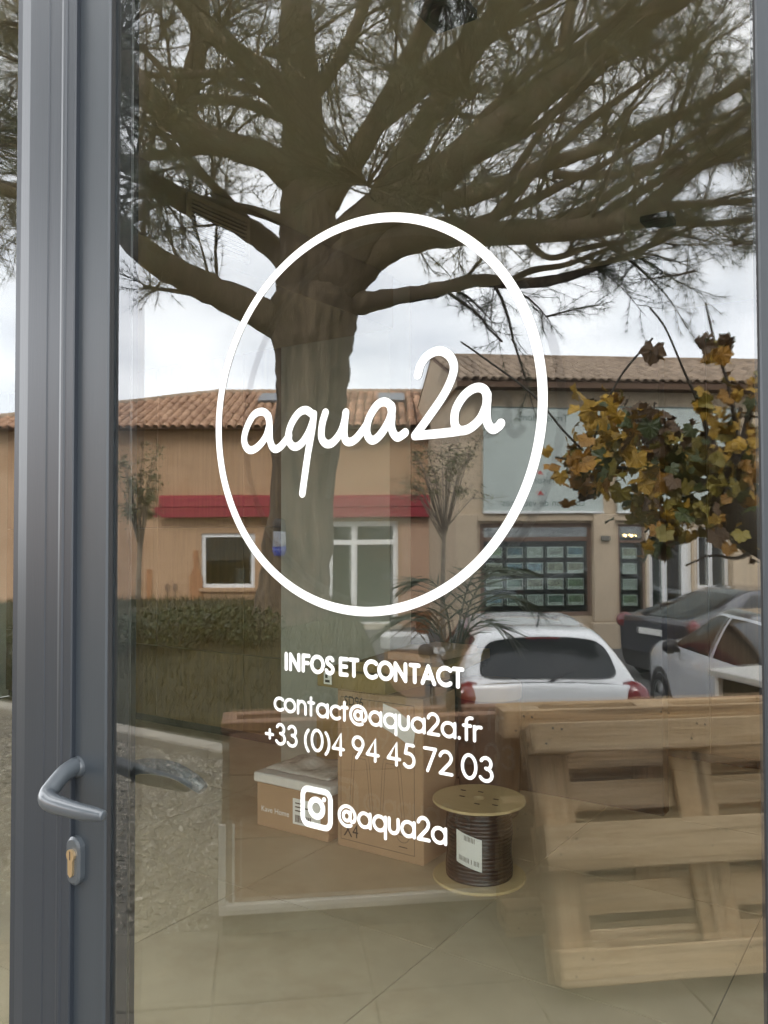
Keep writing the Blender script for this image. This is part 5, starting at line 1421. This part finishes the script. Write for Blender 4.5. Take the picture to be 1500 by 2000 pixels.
# ------------------------------------------------------------------ parked cars
def paint(name, c, rough=.25): return mat(name, c, rough=rough, coat=1.0, spec=.5)
m_cglass = mat('car_glass', (.012, .014, .015), rough=.04, spec=.5)
m_tail = mat('tail_lamp', (.16, .008, .012), rough=.15, coat=1.0)
m_plastic = mat('black_plastic', (.02, .02, .021), rough=.5)
m_tyre = mat('tyre', (.015, .015, .015), rough=.85)
m_rim = mat('alloy', (.35, .36, .37), rough=.3, metal=.9)


def car(label, M, stations, W, pm, roof_m=None, group='parked cars', trim=None):
    """stations from tail to nose; each: x of (low, belt, top), z belt, (rail y,z), z of roof centre, width factor"""
    t = thing('parked_car', label, 'car', M, group)
    P = []
    for (xlow, xb, xt, zb, ry, rz, zc, wf) in stations:
        w_ = W / 2 * wf
        P.append([(xlow, w_ * .86, .20), (xlow, w_ * .97, .34), (xlow * .5 + xb * .5, w_ * 1.0, .62), (xb, w_ * .965, zb), (xt, ry, rz), (xt, ry * .55, rz + (zc - rz) * .8), (xt, 0, zc)])
    P = np.array(P); nS = len(P); sub = 12
    A1 = np.array([crom(P[:, j], sub) for j in range(7)])                   # levels x (stations*sub+1) x 3
    G = np.array([crom(A1[:, i], sub) for i in range(A1.shape[1])])          # i x j x 3
    nI, nJ = G.shape[0], G.shape[1]
    bins = {}
    def put(key, m, quad, off=0.0):
        bins.setdefault(key, (MB(M), m))[0].add(quad, [(0, 1, 2, 3)])
    nst = nS - 1
    for i in range(nI - 1):
        for j in range(nJ - 1):
            ci, cj = i // sub, j // sub; fi, fj = (i % sub + .5) / sub, (j % sub + .5) / sub
            key, m = 'body', pm
            if ci == nst - 4 and cj >= 4 and (cj > 4 or fj > .12) and .05 < fi < .93: key, m = 'windscreen', m_cglass
            if cj == 3 and 1 <= ci <= nst - 4 and .10 < fj < .92:
                edge = (ci == 1 and fi < .25) or (ci == nst - 4 and fi > .62) or (ci == 3 and fi < .12)
                if not edge: key, m = ('side_window' if ci < 3 else 'front_side_window'), m_cglass
            if roof_m and cj >= 4 and 1 <= ci < nst - 4 and key == 'body': key, m = 'roof_panel', roof_m
            if cj <= 0 or (cj == 1 and fj < .35): key, m = ('sill', m_plastic)
            
            for sgn in (1, -1):
                k2 = key if sgn > 0 or key in ('body', 'rear_window', 'windscreen', 'roof_panel', 'sill') else key + '~'
                q = [G[i, j], G[i + 1, j], G[i + 1, j + 1], G[i, j + 1]]
                q = [(p[0] - (.02 if 'tail' in key else 0), p[1] * sgn * (1.01 if 'tail' in key else 1), p[2]) for p in q]; put(k2, m, q if sgn < 0 else q[::-1])
    # rear window: rounded pane lying just proud of the body
    def surf(fi, lat):
        i_ = fi * sub; j_ = 4 * sub + (1 - abs(lat)) * 2 * sub; a, c = int(min(i_, nI - 2)), int(min(j_, nJ - 2)); f1, f2 = i_ - a, j_ - c
        p = (G[a, c] * (1 - f1) + G[a + 1, c] * f1) * (1 - f2) + (G[a, c + 1] * (1 - f1) + G[a + 1, c + 1] * f1) * f2
        return (p[0] - .006, p[1] * (1 if lat >= 0 else -1), p[2] + .006)
    rv = []; nr, na = 9, 48
    for r2 in range(nr + 1):
        for k in range(na):
            a = 2 * PI * k / na; ca, sa = math.cos(a), math.sin(a); rho = r2 / nr
            rv.append(surf(.5 + .43 * rho * math.copysign(abs(sa) ** .6, sa), .95 * rho * math.copysign(abs(ca) ** .5, ca)))
    rw = MB(M); rw.add(rv, [(r2 * na + k, r2 * na + (k + 1) % na, (r2 + 1) * na + (k + 1) % na, (r2 + 1) * na + k) for r2 in range(nr) for k in range(na)]); part('rear_window', weld(rw), m_cglass, t, smooth=True)
    # tail and nose caps
    for (i, sx_, bul) in ((0, -1, .10), (nI - 1, 1, .10)):
        col = G[i][:4 * sub + 1]; n = len(col); S = np.linspace(-1, 1, 17)
        for a in range(n - 1):
            for c in range(16):
                def pt(a_, s_):
                    p = col[a_]; tt = a_ / (n - 1); return (p[0] + sx_ * bul * (1 - s_ * s_) * (1 - .5 * tt), p[1] * s_, p[2] + (1 - s_ * s_) * (G[i][-1][2] - col[-1][2]) * tt)
                put('body' if col[a][2] > .45 else 'bumper', pm if col[a][2] > .45 else m_plastic, [pt(a, S[c]), pt(a, S[c + 1]), pt(a + 1, S[c + 1]), pt(a + 1, S[c])])
    for key, (mb, m) in bins.items():
        import re
        part(key.rstrip('~'), weld(mb), m, t, smooth=True)
    for sgn in (1, -1):
        x_, z_ = stations[0][1] + .055, stations[0][3] - .06
        b = MB(M @ Matrix.Translation((x_, sgn * W / 2 * .835, z_)) @ Matrix.Rotation(sgn * .5, 4, 'Z')); b.lathe([(0, -1), (.5, -.86), (.86, -.5), (1, 0), (.86, .5), (.5, .86), (0, 1)], 16, T=Matrix.Diagonal((.10, .165, .14, 1))); part('tail_light', b, m_tail, t, smooth=True)
    # wheels
    L0, L1 = stations[0][0], stations[-1][0]
    for wx in (L0 + .68, L1 - .82):
        for sgn in (1, -1):
            yw = W / 2 * .985 * sgn
            WM = M @ Matrix.Translation((wx, yw, .32)) @ Matrix.Rotation(-PI / 2 * sgn, 4, 'X')
            b = MB(WM); b.lathe([(.40, -.10), (.405, .012), (.385, .020), (.335, .012), (.335, -.10)], 28); part('wheel_arch', b, m_plastic, t, smooth=True)
            b = MB(WM); b.lathe([(.0, -.2), (.31, -.2), (.325, -.16), (.325, .0), (.305, .02), (.225, .018), (.215, -.02), (.0, -.03)], 28); wh = part('wheel', b, m_tyre, t, smooth=True)
            b = MB(WM)
            for k in range(5):
                a = 2 * PI * k / 5; R5 = Matrix.Rotation(a, 4, 'Z')
                for da in (-.016, .03): b.box((.03, -.02 + da, -.012), (.215, .012 + da, .014), T=R5)
            b.lathe([(0, .02), (.04, .018), (.05, -.01)], 14); b.lathe([(.205, .016), (.228, .02), (.228, -.01)], 28); part('rim', b, m_rim, wh)
    return t


# hatchback seen from behind
hs = [(-1.93, -1.95, -1.90, 1.03, .66, 1.07, 1.10, .93), (-1.66, -1.62, -1.52, 1.04, .585, 1.405, 1.47, .985), (-1.15, -1.1, -.95, .99, .60, 1.455, 1.52, 1.0), (-.2, -.2, -.2, .97, .61, 1.47, 1.535, 1.0),
      (.45, .55, .30, .96, .585, 1.42, 1.48, 1.0), (.95, 1.0, .98, .98, .68, 1.03, 1.07, .995), (1.45, 1.45, 1.45, .93, .62, .95, .99, .98), (1.85, 1.82, 1.80, .78, .5, .80, .82, .90), (1.97, 1.95, 1.93, .62, .42, .64, .65, .78)]
m_white_car = paint('white_car_paint', (.66, .67, .68))
CAR1 = STREET @ Matrix.Translation((-1.47, 9.3, PARK)) @ Matrix.Rotation(PI / 2, 4, 'Z')
c1 = car('small white hatchback seen from behind, between planter and shop windows', CAR1, hs, 1.74, m_white_car)
b = MB(CAR1); b.box((-1.585, -.16, 1.425), (-1.53, .16, 1.452), bev=.004); part('brake_light', b, m_tail, c1)
b = MB(CAR1); b.tube([(-1.925, -.02, 1.095), (-1.80, .30, 1.21), (-1.79, .33, 1.22)], [.012, .008, .005], 6); part('wiper', b, m_plastic, c1)
b = MB(CAR1); b.box((-2.06, -.26, .60), (-2.035, .26, .71), bev=.004); part('number_plate', b, m_paper, c1)
b = MB(CAR1); b.tube([(-1.28, 0, 1.51), (-1.42, 0, 1.64)], [.012, .004], 6); part('antenna', b, m_plastic, c1)
b = MB(CAR1 @ Matrix.Translation((-2.045, 0, .80)) @ Matrix.Rotation(PI / 2, 4, 'Y')); b.lathe([(.048, -.004), (.062, -.004), (.062, .012), (.048, .012), (.048, -.004)], 20, T=Matrix.Diagonal((1.15, .9, 1, 1))); part('emblem', b, m_black, c1)
def mirror(CM_, x, y, z, t):
    sgn = 1 if y > 0 else -1
    b = MB(CM_ @ Matrix.Translation((x, y, z))); b.lathe([(0, -.07), (.06, -.065), (.09, -.02), (.09, .03), (.05, .075), (0, .08)], 12, T=Matrix.Rotation(PI / 2, 4, 'X') @ Matrix.Diagonal((.75, 1, 1.2, 1))); b.tube([(0, 0, -.03), (.02, -.14 * sgn, -.06)], [.03, .025], 7); part('wing_mirror', b, m_plastic, t, smooth=True)
mirror(CAR1, .62, .97, 1.02, c1); mirror(CAR1, .62, -.97, 1.02, c1)
# pale crossover, nose away
cs_ = [(x * 1.1, xb * 1.1, xt * 1.1, zb + .05, ry * 1.02, rz + (.05 if rz < 1.2 else .05), zc + .05, wf) for (x, xb, xt, zb, ry, rz, zc, wf) in hs]
cs_[0] = (-2.12, -2.15, -2.10, 1.02, .68, 1.10, 1.13, .93); cs_[1] = (-1.85, -1.80, -1.30, 1.05, .60, 1.40, 1.46, .985)
m_pale_car = paint('pale_car_paint', (.58, .60, .63)); m_blackroof = paint('black_roof_paint', (.015, .015, .018))
CAR2 = STREET @ Matrix.Translation((-4.42, 9.25, PARK)) @ Matrix.Rotation(PI / 2, 4, 'Z')
c2 = car('pale grey crossover with black roof cut off by the hinge side of the door', CAR2, cs_, 1.82, m_pale_car, m_blackroof)
mirror(CAR2, .72, .99, 1.06, c2); mirror(CAR2, .72, -.99, 1.06, c2)
# dark saloon
ss = [(-2.25, -2.28, -2.22, 1.00, .62, 1.02, 1.05, .92), (-1.75, -1.75, -.95, 1.00, .57, 1.38, 1.44, .98), (-1.0, -1.0, -.6, .98, .60, 1.43, 1.49, 1.0), (-.1, -.1, -.1, .96, .61, 1.45, 1.51, 1.0),
      (.6, .75, .42, .95, .58, 1.39, 1.45, 1.0), (1.15, 1.2, 1.2, .95, .70, .99, 1.03, .995), (1.75, 1.75, 1.75, .90, .64, .92, .95, .98), (2.2, 2.18, 2.15, .76, .52, .78, .80, .9), (2.33, 2.3, 2.28, .6, .44, .62, .63, .8)]
m_dark_car = paint('dark_car_paint', (.022, .024, .034))
CAR3 = STREET @ Matrix.Translation((-6.45, 14.4, PARK)) @ Matrix.Rotation(math.atan2(.42, -.91), 4, 'Z')
c3 = car('dark blue grey saloon parked in front of the second shop window', CAR3, ss, 1.84, m_dark_car)
mirror(CAR3, .85, .98, 1.03, c3); mirror(CAR3, .85, -.98, 1.03, c3)
b = MB(CAR3); b.box((-2.40, -.26, .78), (-2.375, .26, .88), bev=.004); part('number_plate', b, m_paper, c3)
# bay markings
for k, (u_, v0_, v1_) in enumerate(((-.2, 7.0, 12.0), (-2.95, 7.0, 12.0), (-5.8, 7.0, 12.0))):
    b = MB(STREET); b.box((u_ - .06, v0_, PARK + .001), (u_ + .06, v1_, PARK + .006)); tag(part('parking_line', b, m_lane), kind='structure')
# window and door are things in their own right
for o in scene.objects:
    if o.parent is None and o.name.split('.')[0] in ('glass_door', 'side_window', 'shopfront_frame'): o['kind'] = 'thing'
# lettering curves become meshes
dg = bpy.context.evaluated_depsgraph_get()
for o in [o for o in scene.objects if o.type == 'FONT']:
    me = bpy.data.meshes.new_from_object(o.evaluated_get(dg)); n_ = o.name; pr_ = o.parent; ml = o.matrix_local.copy()
    bpy.data.objects.remove(o); link(n_.split('.')[0], me, ml, pr_)
